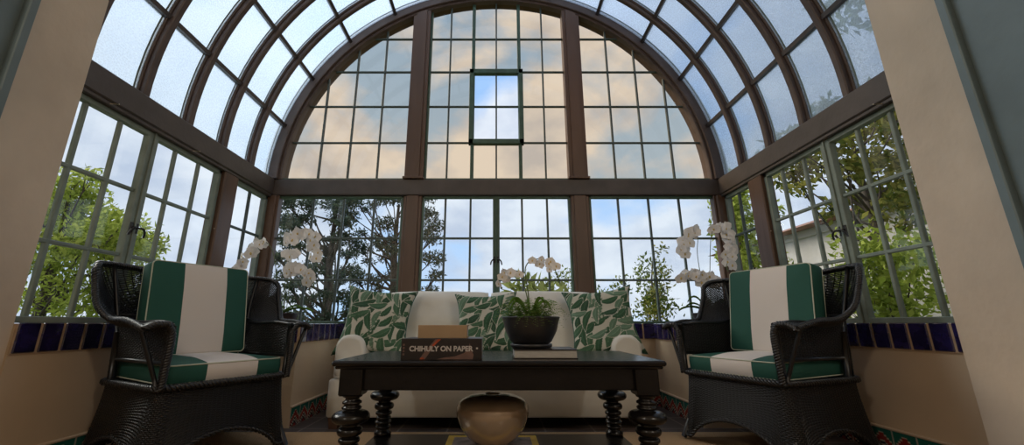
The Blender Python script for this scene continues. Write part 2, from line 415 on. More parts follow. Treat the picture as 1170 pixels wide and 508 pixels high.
# ---- patterned baseboard
MP = attr_mat('zigzag_tile', .25, 0)
def base_pattern(s, t):
    s = (s % 1.0); a = np.abs(s - .5)          # 0 at tile centre
    h = t + 1.05 * np.floor(a * 10) / 10 * 1.0
    col = np.tile(np.array([.016, .018, .045]), (len(s), 1))
    def put(mask, c): col[mask] = c
    put(h < .16, (.30, .035, .03))
    put((h >= .28) & (h < .36), (.55, .46, .36))
    put((h >= .46) & (h < .52), (.55, .46, .36))
    put((h >= .52) & (h < .80), (.28, .035, .028))
    put((h >= .80) & (h < .86), (.55, .46, .36))
    put(h >= .86, (.018, .135, .105))
    put((a > .47), (.42, .40, .33))
    put(t < .03, (.2, .18, .15))
    return col
def baseboard(name, p0, p1, nn, off=0):
    p0 = np.array(p0, float); p1 = np.array(p1, float); Ln = np.linalg.norm(p1 - p0); d = (p1 - p0) / Ln; nn = np.array(nn, float)
    ns = int(Ln / .004); nt_ = 31; H = .118; th = .012
    S = np.linspace(0, Ln, ns + 1); T = np.linspace(0, H, nt_)
    P = np.zeros((ns + 1, nt_, 3))
    P[..., :2] = (p0 + nn * th)[None, None] + S[:, None, None] * d
    P[..., 2] = T[None] + .0
    b = MB(); b.grid(P, 0, smooth=False)
    cnt = b.n
    q0, q1 = p0, p1 + nn * (th - .001)
    b.box(min(q0[0], q1[0]), max(q0[0], q1[0]), min(q0[1], q1[1]), max(q0[1], q1[1]), 0, H, 1)
    q1 = p1 + nn * (th + .006)
    b.box(min(q0[0], q1[0]), max(q0[0], q1[0]), min(q0[1], q1[1]), max(q0[1], q1[1]), H, H + .014, 1, .004)
    o = b.build(name, [MP, M['cream']])
    cols = np.full((b.n, 3), .5)
    SS, TT = np.meshgrid(S / .125 + off, T / H, indexing='ij')
    cols[:cnt] = base_pattern(SS.ravel(), TT.ravel())
    set_print(o, cols); struct(o)
baseboard('baseboard_left', (-XW, YF), (-XW, LY), (1, 0))
baseboard('baseboard_right', (XW, YF), (XW, LY), (-1, 0))
baseboard('baseboard_back', (-LX0, D), (LX0, D), (0, -1))
baseboard('baseboard_ledge_left', (-LX0, LY), (-LX0, D), (1, 0))
baseboard('baseboard_ledge_right', (LX0, LY), (LX0, D), (-1, 0))

# ---- main beams and posts
b = MB()
b.box(-RC - .10, -RC + .02, YF, D - .02, ZB0, ZB1, 0, .008); b.box(RC - .02, RC + .10, YF, D - .02, ZB0, ZB1, 0, .008)
b.box(-RC - .10, RC + .10, D - .02, D + .11, ZB0, ZB1, 0, .008)
b.box(-RC - .10, -RC + .012, YF, D, ZB0 - .022, ZB0, 0, .004); b.box(RC - .012, RC + .10, YF, D, ZB0 - .022, ZB0, 0, .004)
for sx in (-1, 1):
    for y in (1.9, 2.5):
        b.tube([(sx * (RC - .012), y, ZB0 - .011), (sx * (RC - .06), y, ZB0 - .014)], .004, 1, 6)
struct(b.build('trim_9', [M['beam'], M['brass']]))
PY0, PY1 = 2.84, 3.00
QY0, QY1 = 2.92, 3.08
def post(name, x0, x1, y0, y1, z0, z1, m='wood'):
    b = MB(); b.box(x0, x1, y0, y1, z0, z1, 0, .008)
    # a planed step down each side of the post
    if x1 - x0 > .14 and y1 - y0 < .14: b.box(x0 + .03, x1 - .03, y0 - .012, y0 + .01, z0, z1, 0, .005)
    for k in (.25, .6): b.tube([((x0 + x1) / 2, (y0 + y1) / 2, z0 + (z1 - z0) * k), ((x0 + x1) / 2 * .98, y0 - .004, z0 + (z1 - z0) * k)], .004, 1, 6)
    struct(b.build(name, [M[m], M['brass']]))
post('trim_10', -.865, -.69, D, D + .10, ZS - .002, ZB0)
post('trim_11', .69, .865, D, D + .10, ZS - .002, ZB0)
post('trim_12', -RC - .09, -RC + .015, PY0, PY1, ZS - .002, ZB0 - .02)
post('trim_13', RC - .015, RC + .09, QY0, QY1, ZS - .002, ZB0 - .02)
for n_, s in (('trim_14', -1), ('trim_15', 1)):
    b = MB(); b.box(s * (RC - .055), s * (RC + .09), D - .03, D + .10, ZS - .002, ZB0, 0, .01); b.box(s * (RC - .075), s * (RC - .03), D - .012, D + .05, ZS - .002, ZB0, 0, .006)
    struct(b.build(n_, M['wood']))
zt = lambda x: ZB1 + math.sqrt(max(0, 2.03 ** 2 - x * x))
for n_, s in (('trim_16', -1), ('trim_17', 1)):
    b = MB(); x0, x1 = sorted((s * .865, s * .69))
    for (a0, a1, y0, y1) in ((x0, x1, D - .015, D + .09), (x0 + .035, x1 - .035, D - .03, D)):
        v = [(x, y, z) for y in (y0, y1) for (x, z) in ((a0, ZB1), (a1, ZB1), (a1, zt(a1)), (a0, zt(a0)))]
        b.add(v, [(0, 1, 2, 3), (7, 6, 5, 4), (0, 4, 5, 1), (1, 5, 6, 2), (2, 6, 7, 3), (3, 7, 4, 0)], 0, False)
    b.box(x0 - .012, x1 + .012, D - .045, D + .0, ZB1, ZB1 + .022, 0, .004)
    struct(b.build(n_, M['wood']))

# ---- vault: ribs, purlins, glass
RY = [1.745, 2.10, 2.455, 2.81, 3.165]
def arc_box(b, r0, r1, y0, y1, m=0, n=64, a0=0, a1=math.pi, bev=.006):
    prof = [(r0, y0 + bev), (r0, y1 - bev), (r0 + bev, y1), (r1, y1), (r1, y0), (r0 + bev, y0)]
    P = [[(r * math.cos(a), y, ZB1 + r * math.sin(a)) for r, y in prof] for a in np.linspace(a0, a1, n)]
    b.grid(P, m, cv=True, smooth=False)
for i, y in enumerate(RY):
    b = MB(); arc_box(b, RC, RC + .075, y - .022, y + .022); arc_box(b, RC + .03, RC + .04, y - .036, y + .036)
    struct(b.build('trim_%d' % (18 + i), M['rib']))
b = MB(); arc_box(b, 2.02, RC + .10, D - .02, D + .11); arc_box(b, RC - .045, RC + .0, D - .045, D - .015)
struct(b.build('trim_23', M['rib']))
b = MB()
for k in range(0, 13):
    a = math.pi * k / 12
    if k in (0, 12): continue
    c, s = math.cos(a), math.sin(a); w = .015
    v = []
    for y in (YF, D - .02):
        for (r, t) in ((RC + .02, -w), (RC + .02, w), (RC + .07, w), (RC + .07, -w)):
            v.append((r * c - t * s, y, ZB1 + r * s + t * c))
    b.add(v, [(0, 1, 2, 3), (7, 6, 5, 4), (0, 4, 5, 1), (1, 5, 6, 2), (2, 6, 7, 3), (3, 7, 4, 0)], 0, False)
struct(b.build('trim_24', M['purlin']))
b = MB()
for r in (RC + .055, RC + .061):
    b.grid([[(r * math.cos(a), y, ZB1 + r * math.sin(a)) for y in (YF, D)] for a in np.linspace(0, math.pi, 49)])
o = b.build('ceiling', M['frosted']); struct(o)
# thin sage edge beads along the glass
b = MB()
for y in RY + [D - .02]:
    for dy in (-.045, .045):
        if y + dy > D: continue
        b.grid([[(r * math.cos(a), y + dy + e_, ZB1 + r * math.sin(a)) for r, e_ in ((RC + .05, -.006), (RC + .05, .006))] for a in np.linspace(0, math.pi, 49)])
struct(b.build('trim_25', M['sage']))

# ---- windows
def bars(b, ax, fixed, a0, a1, z, t, dep, m):
    pass
def window(name, ax, c, u0, u1, z0, z1, us, zs, frame=.028, mt=.018, mm='muntin', fm='green', glass='clear', thick=(), stiles=(), handle=None, frm_sides=True):
    """ax 'x': window in a plane y=c with u=x;  ax 'y': plane x=c with u=y"""
    sgn = -1 if (ax == 'x' or c > 0) else 1        # direction towards the room
    def bx(b, a0, a1, q0, q1, d0, d1, m, bev=.003):
        e0, e1 = sorted((c + sgn * d0, c + sgn * d1))
        if ax == 'x': b.box(a0, a1, e0, e1, q0, q1, m, bev)
        else: b.box(e0, e1, a0, a1, q0, q1, m, bev)
    b = MB()
    bx(b, u0, u1, z0, z0 + frame, -.015, .025, 1); bx(b, u0, u1, z1 - frame, z1, -.015, .025, 1)
    bx(b, u0, u0 + frame, z0, z1, -.015, .025, 1); bx(b, u1 - frame, u1, z0, z1, -.015, .025, 1)
    for u in us: bx(b, u - mt / 2, u + mt / 2, z0, z1, -.012, .012, 0)
    for z in zs: bx(b, u0, u1, z - mt / 2, z + mt / 2, -.011, .013, 0)
    for u, w in stiles:
        bx(b, u - w / 2, u + w / 2, z0, z1, -.015, .026, 1); bx(b, u - .006, u + .006, z0, z1, .02, .036, 1, .002)
    o = struct(b.build(name, [M[mm], M[fm]]))
    g = MB()
    if ax == 'x': g.box(u0 + .002, u1 - .002, c - .003, c + .003, z0 + .002, z1 - .002)
    else: g.box(c - .003, c + .003, u0 + .002, u1 - .002, z0 + .002, z1 - .002)
    g.build('pane', M[glass], o)
    if handle:
        u, z = handle
        for s in (-1, 1):
            h = MB(); pts = [(0, .024), (0, .055), (.012, .062), (.028, .058), (.034, .05)]; q = []
            for k, (du, dd) in enumerate(pts):
                zz = z + (0, 0, -.004, -.022, -.05)[k]
                uu = u + s * (.016 + du)
                q.append((uu, c + sgn * dd, zz) if ax == 'x' else (c + sgn * dd, uu, zz))
            h.tube(spline(q, 12), .006, 0, 8)
            uu = u + s * .016
            if ax == 'x': h.box(uu - .011, uu + .011, c + sgn * .022, c + sgn * .031, z - .03, z + .03, 0, .003)
            else: h.box(c + sgn * .022, c + sgn * .031, uu - .011, uu + .011, z - .03, z + .03, 0, .003)
            h.build('handle', M['blackiron'], o)
    return o
zsl = [1.03, 1.41]
YG = D + .04
window('window_1', 'x', YG, -RC + .05, -.865, ZS, ZB0, [-1.14, -1.425, -1.71], zsl, frame=.02)
window('window_2', 'x', YG, -.69, .69, ZS, ZB0, [-.475, -.24, .24, .475], zsl, frame=.02, stiles=[(0, .062)], handle=(0, 1.21))
window('window_3', 'x', YG, .865, RC - .05, ZS, ZB0, [1.14, 1.425, 1.71], zsl, frame=.02)
window('window_4', 'y', -XG, YF, PY0, ZS, ZB0 - .02, [1.83, 2.025, 2.42, 2.63], zsl, frame=.03, mt=.020, mm='sage', fm='sage', stiles=[(2.225, .07)], handle=(2.225, 1.19))
window('window_5', 'y', -XG, PY1, D - .03, ZS, ZB0 - .02, [3.24], zsl, frame=.035, fm='sage')
window('window_6', 'y', XG, YF, QY0, ZS, ZB0 - .02, [1.92, 2.12, 2.54, 2.75], zsl, frame=.03, mt=.020, mm='sage', fm='sage', stiles=[(2.33, .07)], handle=(2.33, 1.20))
window('window_7', 'y', XG, QY1, D - .03, ZS, ZB0 - .02, [3.29], zsl, frame=.03, fm='sage')
# gable window: muntins cut to the arch
def gable():
    b = MB(); c = YG
    def top(x): return ZB1 + math.sqrt(max(0, 2.04 ** 2 - x * x))
    def wid(z): return math.sqrt(max(0, 2.04 ** 2 - (z - ZB1) ** 2))
    for x in (.235, .475, 1.14, 1.42, 1.70):
        for s in (-1, 1):
            w, m = ((.017, 1) if x == .235 else (.008, 0)); b.box(s * x - w, s * x + w, c - .015, c + .015, ZB1, top(x), m, .003)
    b.box(-.008, .008, c - .014, c + .014, ZB1, top(0), 0, .003)
    zs = [2.361, 2.755, 3.15, 3.545]
    for z in zs:
        b.box(-wid(z), wid(z), c - .012, c + .012, z - .008, z + .008, 0, .003)
    b.box(-.69, -.865 + .175 + .02, c - .02, c + .02, ZB1, top(.7), 1, .002)
    # opening casement
    z0, z1 = zs[0], zs[2]
    for (a0, a1, q0, q1) in ((-.27, -.225, z0 - .02, z1 + .02), (.225, .27, z0 - .02, z1 + .02), (-.27, .27, z0 - .02, z0 + .03), (-.27, .27, z1 - .03, z1 + .02)):
        b.box(a0, a1, c - .035, c + .02, q0, q1, 1, .003)
    b.box(-2.04, 2.04, c - .03, c + .02, ZB1, ZB1 + .02, 1, .003)
    o = struct(b.build('window_8', [M['muntin'], M['green']]))
    g = MB(); n = 40
    xs = np.linspace(-1.985, 1.985, n)
    a = np.linspace(math.pi, 0, n)
    P = []
    hx0, hx1 = -.225, .225
    # amber glass: fan strips around the clear casement
    cols = [-2.035, -1.95, -1.8, -1.65, -1.5, -1.3, -1.1, -.9, -.7, -.45, hx0, hx1, .45, .7, .9, 1.1, 1.3, 1.5, 1.65, 1.8, 1.95, 2.035]
    for x0, x1 in zip(cols[:-1], cols[1:]):
        if x0 == hx0:
            for (q0, q1a, q1b) in ((ZB1, z0, z0), (z1, top(x0), top(x1))):
                g.add([(x0, c, q0), (x1, c, q0), (x1, c, q1b), (x0, c, q1a)], [(0, 1, 2, 3)], 0, False)
            g.add([(x0, c, z0), (x1, c, z0), (x1, c, z1), (x0, c, z1)], [(0, 1, 2, 3)], 1, False)
        else: g.add([(x0, c, ZB1), (x1, c, ZB1), (x1, c, top(x1)), (x0, c, top(x0))], [(0, 1, 2, 3)], 0, False)
    g.build('pane', [M['amber'], M['clear']], o)
gable()

# ------------------------------------------------------------------ garden outside
def leaves_np(blobs, n, size, wid=.4, droop=0., seed=0):
    rg = np.random.default_rng(seed)
    B = np.array(blobs, float); vol = (B[:, 3] * B[:, 4] * B[:, 5]) ** (2 / 3); pr = vol / vol.sum()
    k = rg.choice(len(B), n, p=pr); d = rg.normal(size=(n, 3)); d /= np.linalg.norm(d, axis=1)[:, None]
    rr = rg.random(n) ** .45
    c = B[k, :3] + d * rr[:, None] * B[k, 3:6]
    a = rg.normal(size=(n, 3)); a[:, 2] -= droop; a /= np.linalg.norm(a, axis=1)[:, None]
    q = rg.normal(size=(n, 3)); s_ = np.cross(a, q); s_ /= np.linalg.norm(s_, axis=1)[:, None] + 1e-9
    nn = np.cross(a, s_)
    Ls = size * (.6 + .8 * rg.random(n))[:, None]
    v = np.stack([c, c + a * Ls * .45 + s_ * Ls * wid * .5 + nn * Ls * .06, c + a * Ls, c + a * Ls * .45 - s_ * Ls * wid * .5 + nn * Ls * .06], 1).reshape(-1, 3)
    return v
def leaf_obj(name, v, m, parent):
    n = len(v) // 4; me = bpy.data.meshes.new(name)
    me.vertices.add(len(v)); me.vertices.foreach_set('co', v.astype(np.float32).ravel())
    me.loops.add(n * 4); me.loops.foreach_set('vertex_index', np.arange(n * 4, dtype=np.int32))
    me.polygons.add(n); me.polygons.foreach_set('loop_start', np.arange(0, n * 4, 4, dtype=np.int32)); me.polygons.foreach_set('loop_total', np.full(n, 4, dtype=np.int32))
    me.materials.append(m); me.update(calc_edges=True)
    o = bpy.data.objects.new(name, me); COL.objects.link(o); o.parent = parent; return o
def tree(name, label, cat, base, blobs, n, size, m, wid=.4, droop=0, tr=.12, seed=1, lean=(0, 0), group=None, twigs=2, fork=None):
    """base in world metres; blobs (x,y,z,rx,ry,rz) in world metres"""
    t = empty(name, base, label, cat, group=group); bx, by, bz = base
    top = max(q[2] for q in blobs) - bz
    rel = [(q[0] - bx, q[1] - by, q[2] - bz, *q[3:]) for q in blobs]
    rg = random.Random(seed)
    tp = [(lean[0] * k + rg.uniform(-.04, .04) * (k > 0), lean[1] * k, top * .93 * k) for k in (0, .2, .4, .6, .8, 1)]
    P = spline(tp, 24); b = MB(); b.tube(P, [tr * (1 - .8 * i / 23) for i in range(24)], 0, 10); b.build('trunk', M['bark'], t)
    bb = MB()
    for q in rel:
        k = max(0, min(23, int(23 * (q[2] - .25 * top * rg.random() - .1) / top))); s_ = P[k]; e_ = np.array(q[:3])
        mid = (s_ * .5 + e_ * .5) + np.array([rg.uniform(-.1, .1), rg.uniform(-.1, .1), -.06])
        r0 = tr * .3 * (1 - .5 * k / 23)
        bb.tube(spline([s_, mid, e_], 8), [r0 * (1 - .8 * i / 7) for i in range(8)], 0, 6)
        for _ in range(twigs):
            d = np.array([rg.uniform(-1, 1) * q[3], rg.uniform(-1, 1) * q[4], rg.uniform(-.8, 1) * q[5]])
            bb.tube(spline([mid * .4 + e_ * .6, e_ + d * .5 + np.array([0, 0, .03]), e_ + d], 5), [r0 * .35, r0 * .3, r0 * .25, r0 * .2, r0 * .1], 0, 4)
    bb.build('branches', M['bark'], t)
    leaf_obj('foliage', leaves_np(rel, n, size, wid, droop, seed), m, t)
    return t
TH = math.atan(116 / 451)
def at(px, py, Y):
    """direction read off the photograph, turned into a place at distance Y"""
    u = px - 567; v = 254 - py; d = 451 * math.cos(TH) - v * math.sin(TH); z = 451 * math.sin(TH) + v * math.cos(TH)
    return (u / d * Y, Y, z / d * Y + .65)
GZ = -.6
rg = random.Random(5)
# bright tree left
bl = []
for (px, py, r) in [(82, 212, .26), (66, 228, .28), (100, 222, .22), (60, 252, .34), (88, 248, .34), (112, 256, .30), (135, 262, .28), (150, 276, .28), (168, 284, .18), (178, 276, .12), (120, 280, .30), (96, 278, .30), (70, 285, .30), (140, 292, .26), (50, 300, .25), (66, 346, .20), (95, 350, .22), (118, 320, .20), (125, 345, .24), (45, 340, .2), (150, 315, .18), (75, 320, .14), (40, 262, .3), (30, 225, .3), (160, 345, .2), (104, 200, .12)]:
    x, y, z = at(px, py, 4.6 + rg.uniform(-.5, .5)); bl.append((x, y, z, r * 1.25, r * 1.25, r))
tree('broadleaf_tree', 'bright green leafy tree outside the left side windows', 'tree', (-5.3, 4.7, GZ), bl, 11000, .07, M['lgreen'], .40, .5, .10, 3)
# pines behind the left part of the back wall
def pine(px0, px1, py0, py1, n, Y, bx, label, seed, holes=()):
    r_ = random.Random(seed); bl = []
    k = 0
    while len(bl) < n and k < 2000:
        k += 1; px = r_.uniform(px0, px1); py = r_.uniform(py0, py1)
        x, y, z = at(px, py, Y + r_.uniform(-.7, .7)); rr = r_.uniform(.16, .34)
        if any((x - q[0]) ** 2 + (z - q[2]) ** 2 < (.62 * (rr + q[3])) ** 2 for q in bl): continue
        bl.append((x, y, z, rr, rr, rr * .62))
    tree('pine_tree', label, 'tree', (at(bx, 300, Y)[0], Y, GZ), bl, n * 230, .09, M['dgreen'], .36, -.2, .16, seed, group='pine trees beyond the back windows', twigs=3)
pine(316, 402, 226, 366, 48, 9.0, 377, 'dark pine tree nearest the left corner, behind the white orchid', 11)
pine(398, 500, 222, 362, 52, 10.0, 452, 'dark pine tree partly hidden by the brown post left of centre', 12)
# broad-leaved bush behind the sofa's middle
def bush(px0, px1, pytop, Y, label, m, n, size, wid, seed, cat='bush', name='garden_bush', rad=.3, cols=1.0):
    bl = []; r_ = random.Random(seed)
    for i in range(14):
        px = r_.uniform(px0, px1); py = pytop + (370 - pytop) * r_.random() ** .8
        x, y, z = at(px, py, Y + r_.uniform(-.3, .3)); rr = rad * r_.uniform(.6, 1.1); bl.append((x, y, z - rr * .6, rr, rr, rr))
    bx = at((px0 + px1) / 2, 330, Y)[0]
    tree(name, label, cat, (bx, Y, GZ), bl, n, size, m, wid, -.6, .035, seed, twigs=1)
bush(582, 652, 319, 6.0, 'broad-leaved green bush outside, above the back of the sofa', M['broad'], 560, .22, .30, 21, rad=.24)
bush(634, 650, 300, 6.6, 'slim dark shrub outside, rising beside the brown post right of centre', M['mgreen'], 500, .06, .5, 22, rad=.17)
bush(676, 690, 318, 6.4, 'low thin shrub outside, just right of the right-hand brown post', M['mgreen'], 420, .06, .5, 23, rad=.17)
bush(696, 712, 298, 6.2, 'narrow green shrub outside with a rounded tip, left of the taller one', M['mgreen'], 650, .06, .5, 24, rad=.15)
bush(728, 768, 288, 6.0, 'tall yellow-green shrub outside, behind the right end of the sofa', M['mgreen'], 800, .065, .45, 25, rad=.21)
bush(740, 756, 274, 5.8, 'upright conical shrub outside, tallest of those seen past the sofa', M['autumn'], 650, .065, .45, 26, rad=.15)
# right-hand trees
bl = []
for (px, py, r) in [(905, 165, .2), (925, 185, .25), (950, 160, .22), (968, 190, .2), (900, 200, .2), (985, 150, .25), (1000, 185, .22), (1020, 150, .25), (1040, 190, .25), (1010, 220, .3), (1040, 235, .3), (985, 230, .2), (950, 240, .15), (890, 170, .18), (1060, 160, .3), (940, 130, .2), (1000, 120, .25), (915, 215, .12), (1030, 130, .2)]:
    x, y, z = at(px, py, 4.6 + rg.uniform(-.6, .6)); bl.append((x, y, z, r * 1.2, r * 1.2, r))
tree('garden_tree', 'loose-leaved green and gold tree outside the right side windows', 'tree', (4.55, 4.6, GZ), bl, 4300, .10, M['autumn'], .5, .3, .10, 31)
bl = []
for (px, py, r) in [(985, 275, .25), (990, 300, .28), (1000, 335, .28), (1020, 300, .3), (1050, 330, .35), (1040, 290, .3), (970, 320, .25), (1065, 280, .3), (990, 345, .3), (1030, 350, .3), (960, 350, .2)]:
    x, y, z = at(px, py, 3.9 + rg.uniform(-.3, .3)); bl.append((x, y, z, r, r, r * .8))
tree('garden_bush', 'bright green hedge-like bush below the gold-leaved tree on the right', 'bush', (3.9, 3.9, GZ), bl, 2600, .075, M['lgreen'], .5, .2, .05, 32)
bl = []
for (px, py, r) in [(838, 205, .22), (830, 235, .25), (845, 225, .22), (835, 260, .26), (850, 262, .24), (838, 290, .28), (858, 290, .25), (885, 300, .22), (905, 320, .25), (870, 330, .3), (900, 345, .3), (880, 240, .16), (846, 240, .2)]:
    x, y, z = at(px, py, 6.4 + rg.uniform(-.4, .4)); bl.append((x, y, z, r * 1.1, r * 1.1, r))
tree('garden_tree', 'yellow-green tree outside the narrow right corner window', 'tree', (4.0, 6.4, GZ), bl, 3800, .10, M['lgreen'], .5, .3, .09, 33)
bl = []
for (x, z, r) in [(4.3, 4.4, .6), (4.9, 4.0, .6), (4.6, 5.1, .6), (5.4, 4.9, .7), (5.2, 3.2, .5), (5.9, 4.2, .6), (5.0, 5.7, .5)]:
    bl.append((x, 3.1 + rg.uniform(-.6, .6), z, r, r, r * .8))
tree('garden_tree', 'tall green tree rising above the right side of the glass vault', 'tree', (5.1, 3.1, GZ), bl, 3600, .13, M['mgreen'], .5, .3, .12, 34)
# neighbouring house
h = empty('house', (7.9, 7.2, GZ), 'pale stucco house with clay roof beyond the trees on the right', 'building')
b = MB(); b.box(-1.6, 1.6, -4, 3.5, 0, 3.1, 0, .02); b.box(-1.66, 1.66, -4.06, 3.56, 2.95, 3.1, 0, .01); b.build('wall', M['stucco'], h)
b = MB(); v = [(-1.95, -4.3, 3.1), (1.95, -4.3, 3.1), (1.95, 3.8, 3.1), (-1.95, 3.8, 3.1), (0, -3.2, 3.75), (0, 2.7, 3.75)]
b.add(v, [(0, 3, 5, 4), (1, 4, 5, 2), (0, 4, 1), (2, 5, 3), (0, 1, 2, 3)], 0, False); b.build('roof', M['roof'], h)
for y in (-2.8, -.6, 1.6):
    b = MB(); b.box(-1.64, -1.57, y - .45, y + .45, 1.2, 2.5, 0, .01); w_ = b.build('window', M['white'], h)
    b = MB()
    for s in (-1, 1): b.box(-1.65, -1.60, y + s * .21 - .18, y + s * .21 + .18, 1.28, 2.42, 0, .003)
    b.build('glazing', M['dglass'], w_)

# ------------------------------------------------------------------ rug
b = MB()
b.box(-1.75, 1.75, .35, 2.66, 0.0005, .012, 0, .004); tag(b.build('jute_rug', M['jute']), 'flat tan woven jute rug under the coffee table and chairs', 'rug')
RZ = .0125

# ------------------------------------------------------------------ cushions
def pad(w, d, h, n=26, p=5.0, puff=.12, seed=0, nz=.003):
    """soft box: returns grid shells (list of (n,n,3)) centred at origin, thickness along z"""
    rgp = np.random.default_rng(seed)
    u = np.linspace(-1, 1, n); U, V = np.meshgrid(u, u, indexing='ij')
    U = np.sign(U) * np.abs(U) ** .75; V = np.sign(V) * np.abs(V) ** .75
    ph = rgp.random(6) * 6.28
    def shell(sgn):
        e_ = np.clip(1 - np.abs(U) ** p, 0, 1) ** (1 / 2.4) * np.clip(1 - np.abs(V) ** p, 0, 1) ** (1 / 2.4)
        z = sgn * (h / 2) * (.62 * e_ ** .5 + .38 * e_ * (1 - .35 * (U ** 2 + V ** 2))) 
        wr = nz * (np.sin(U * 5 + ph[0] + V * 3) + np.sin(V * 9 + ph[1]) * .6 + np.sin(U * 11 + V * 6 + ph[2]) * .5) * e_
        k = 1 - puff * .12 * (V ** 2) ; k2 = 1 - puff * .12 * (U ** 2)
        return np.stack([U * w / 2 * k, V * d / 2 * k2, z + wr], -1)
    return shell(1), shell(-1)
def pad_obj(name, w, d, h, mats, parent, loc, rot=(0, 0, 0), pipe=None, seed=0, nz=.003, n=26, p=5., puff=.12, piper=.005):
    a, c = pad(w, d, h, n, p, puff, seed, nz)
    b = MB(); b.grid(a); b.grid(c[::-1])
    # close rim
    o = b.build(name, mats, parent); o.location = loc; o.rotation_euler = rot
    if pipe:
        for z in (1, -1):
            t = MB(); q = []
            ux = list(np.linspace(-1, 1, 13))
            rr = .985
            s_ = [(x, -1) for x in ux] + [(1, y) for y in ux[1:]] + [(x, 1) for x in ux[::-1][1:]] + [(-1, y) for y in ux[::-1][1:-1]]
            for (x, y) in s_:
                cx_ = np.sign(x) * min(abs(x), 1) ; k = 1 - puff * .12 * y * y; k2 = 1 - puff * .12 * x * x
                rc = 1 - .045 * (abs(x) ** 6 * abs(y) ** 6)
                q.append((cx_ * w / 2 * k * rr * rc, y * d / 2 * k2 * rr * rc, z * h * .30))
            t.tube(q, piper, 0, 6, closed=True); t.build('piping', M['piping'], o)
    return o
def boxpad(w, d, h, r, bow=.012, n=9, seed=0, nz=.0):
    """boxed cushion with rounded edges; returns one closed lat grid"""
    rows = []
    # cross-section (in z) of superellipse profile, swept around rounded rectangle
    A = np.linspace(-math.pi / 2, math.pi / 2, 9)
    prof = [(-(r) + r * math.cos(a), (h / 2 - r) * np.sign(a) + r * math.sin(a)) if abs(a) > 1e-6 else (0, 0) for a in A]
    prof = [(-(.9), -h / 2 - 0)] + prof + [(-.9, h / 2)]
    def rect(inset):
        pts = []
        rc = max(r * 1.4 - 0 * inset, .003); W2 = w / 2 + inset; D2 = d / 2 + inset
        rc = min(rc, W2 * .9, D2 * .9)
        for (cx_, cy_, a0) in ((W2 - rc, D2 - rc, 0), (-W2 + rc, D2 - rc, 90), (-W2 + rc, -D2 + rc, 180), (W2 - rc, -D2 + rc, 270)):
            for k in range(7): a = R(a0 + 90 * k / 6); pts.append((cx_ + rc * math.cos(a), cy_ + rc * math.sin(a)))
            nx_ = {0: (-W2 + rc, D2), 90: (-W2, -D2 + rc), 180: (W2 - rc, -D2), 270: (W2, D2 - rc)}[a0]
            last = pts[-1]
            for k in range(1, n): pts.append((last[0] + (nx_[0] - last[0]) * k / n, last[1] + (nx_[1] - last[1]) * k / n))
        return pts
    for (ins, z) in prof[1:-1]:
        rows.append([(x, y, z) for x, y in rect(ins)])
    top = rows[-1]; bot = rows[0]
    caps = []
    for k in (.85, .6, .3, .0005):
        caps.append([(x * k, y * k, h / 2 + bow * (1 - k * k)) for x, y, z in top])
    capb = [[(x * k, y * k, -h / 2 - bow * .5 * (1 - k * k)) for x, y, z in bot] for k in (.0005, .3, .6, .85)]
    P = np.array(capb + rows + caps)
    if nz:
        ph = np.random.default_rng(seed).random(3) * 6
        P[..., 2] += nz * (np.sin(P[..., 0] * 17 + ph[0]) + np.sin(P[..., 1] * 23 + P[..., 0] * 9 + ph[1]))
        P[..., 1] += nz * .7 * np.sin(P[..., 0] * 21 + ph[2])
    return P, rect
def box_cushion(name, w, d, h, mats, parent, loc, rot=(0, 0, 0), r=.02, bow=.012, pipe=True, seed=0, nz=0.0, pm='piping', pr=.0045):
    P, rect = boxpad(w, d, h, r, bow, seed=seed, nz=nz)
    b = MB(); b.grid(P, cv=True); o = b.build(name, mats, parent); o.location = loc; o.rotation_euler = rot
    if pipe:
        for s in (1, -1):
            t = MB(); t.tube([(x, y, s * (h / 2 - r * .3)) for x, y in rect(-r * .22)], pr, 0, 6, closed=True); t.build('piping', M[pm], o)
    return o

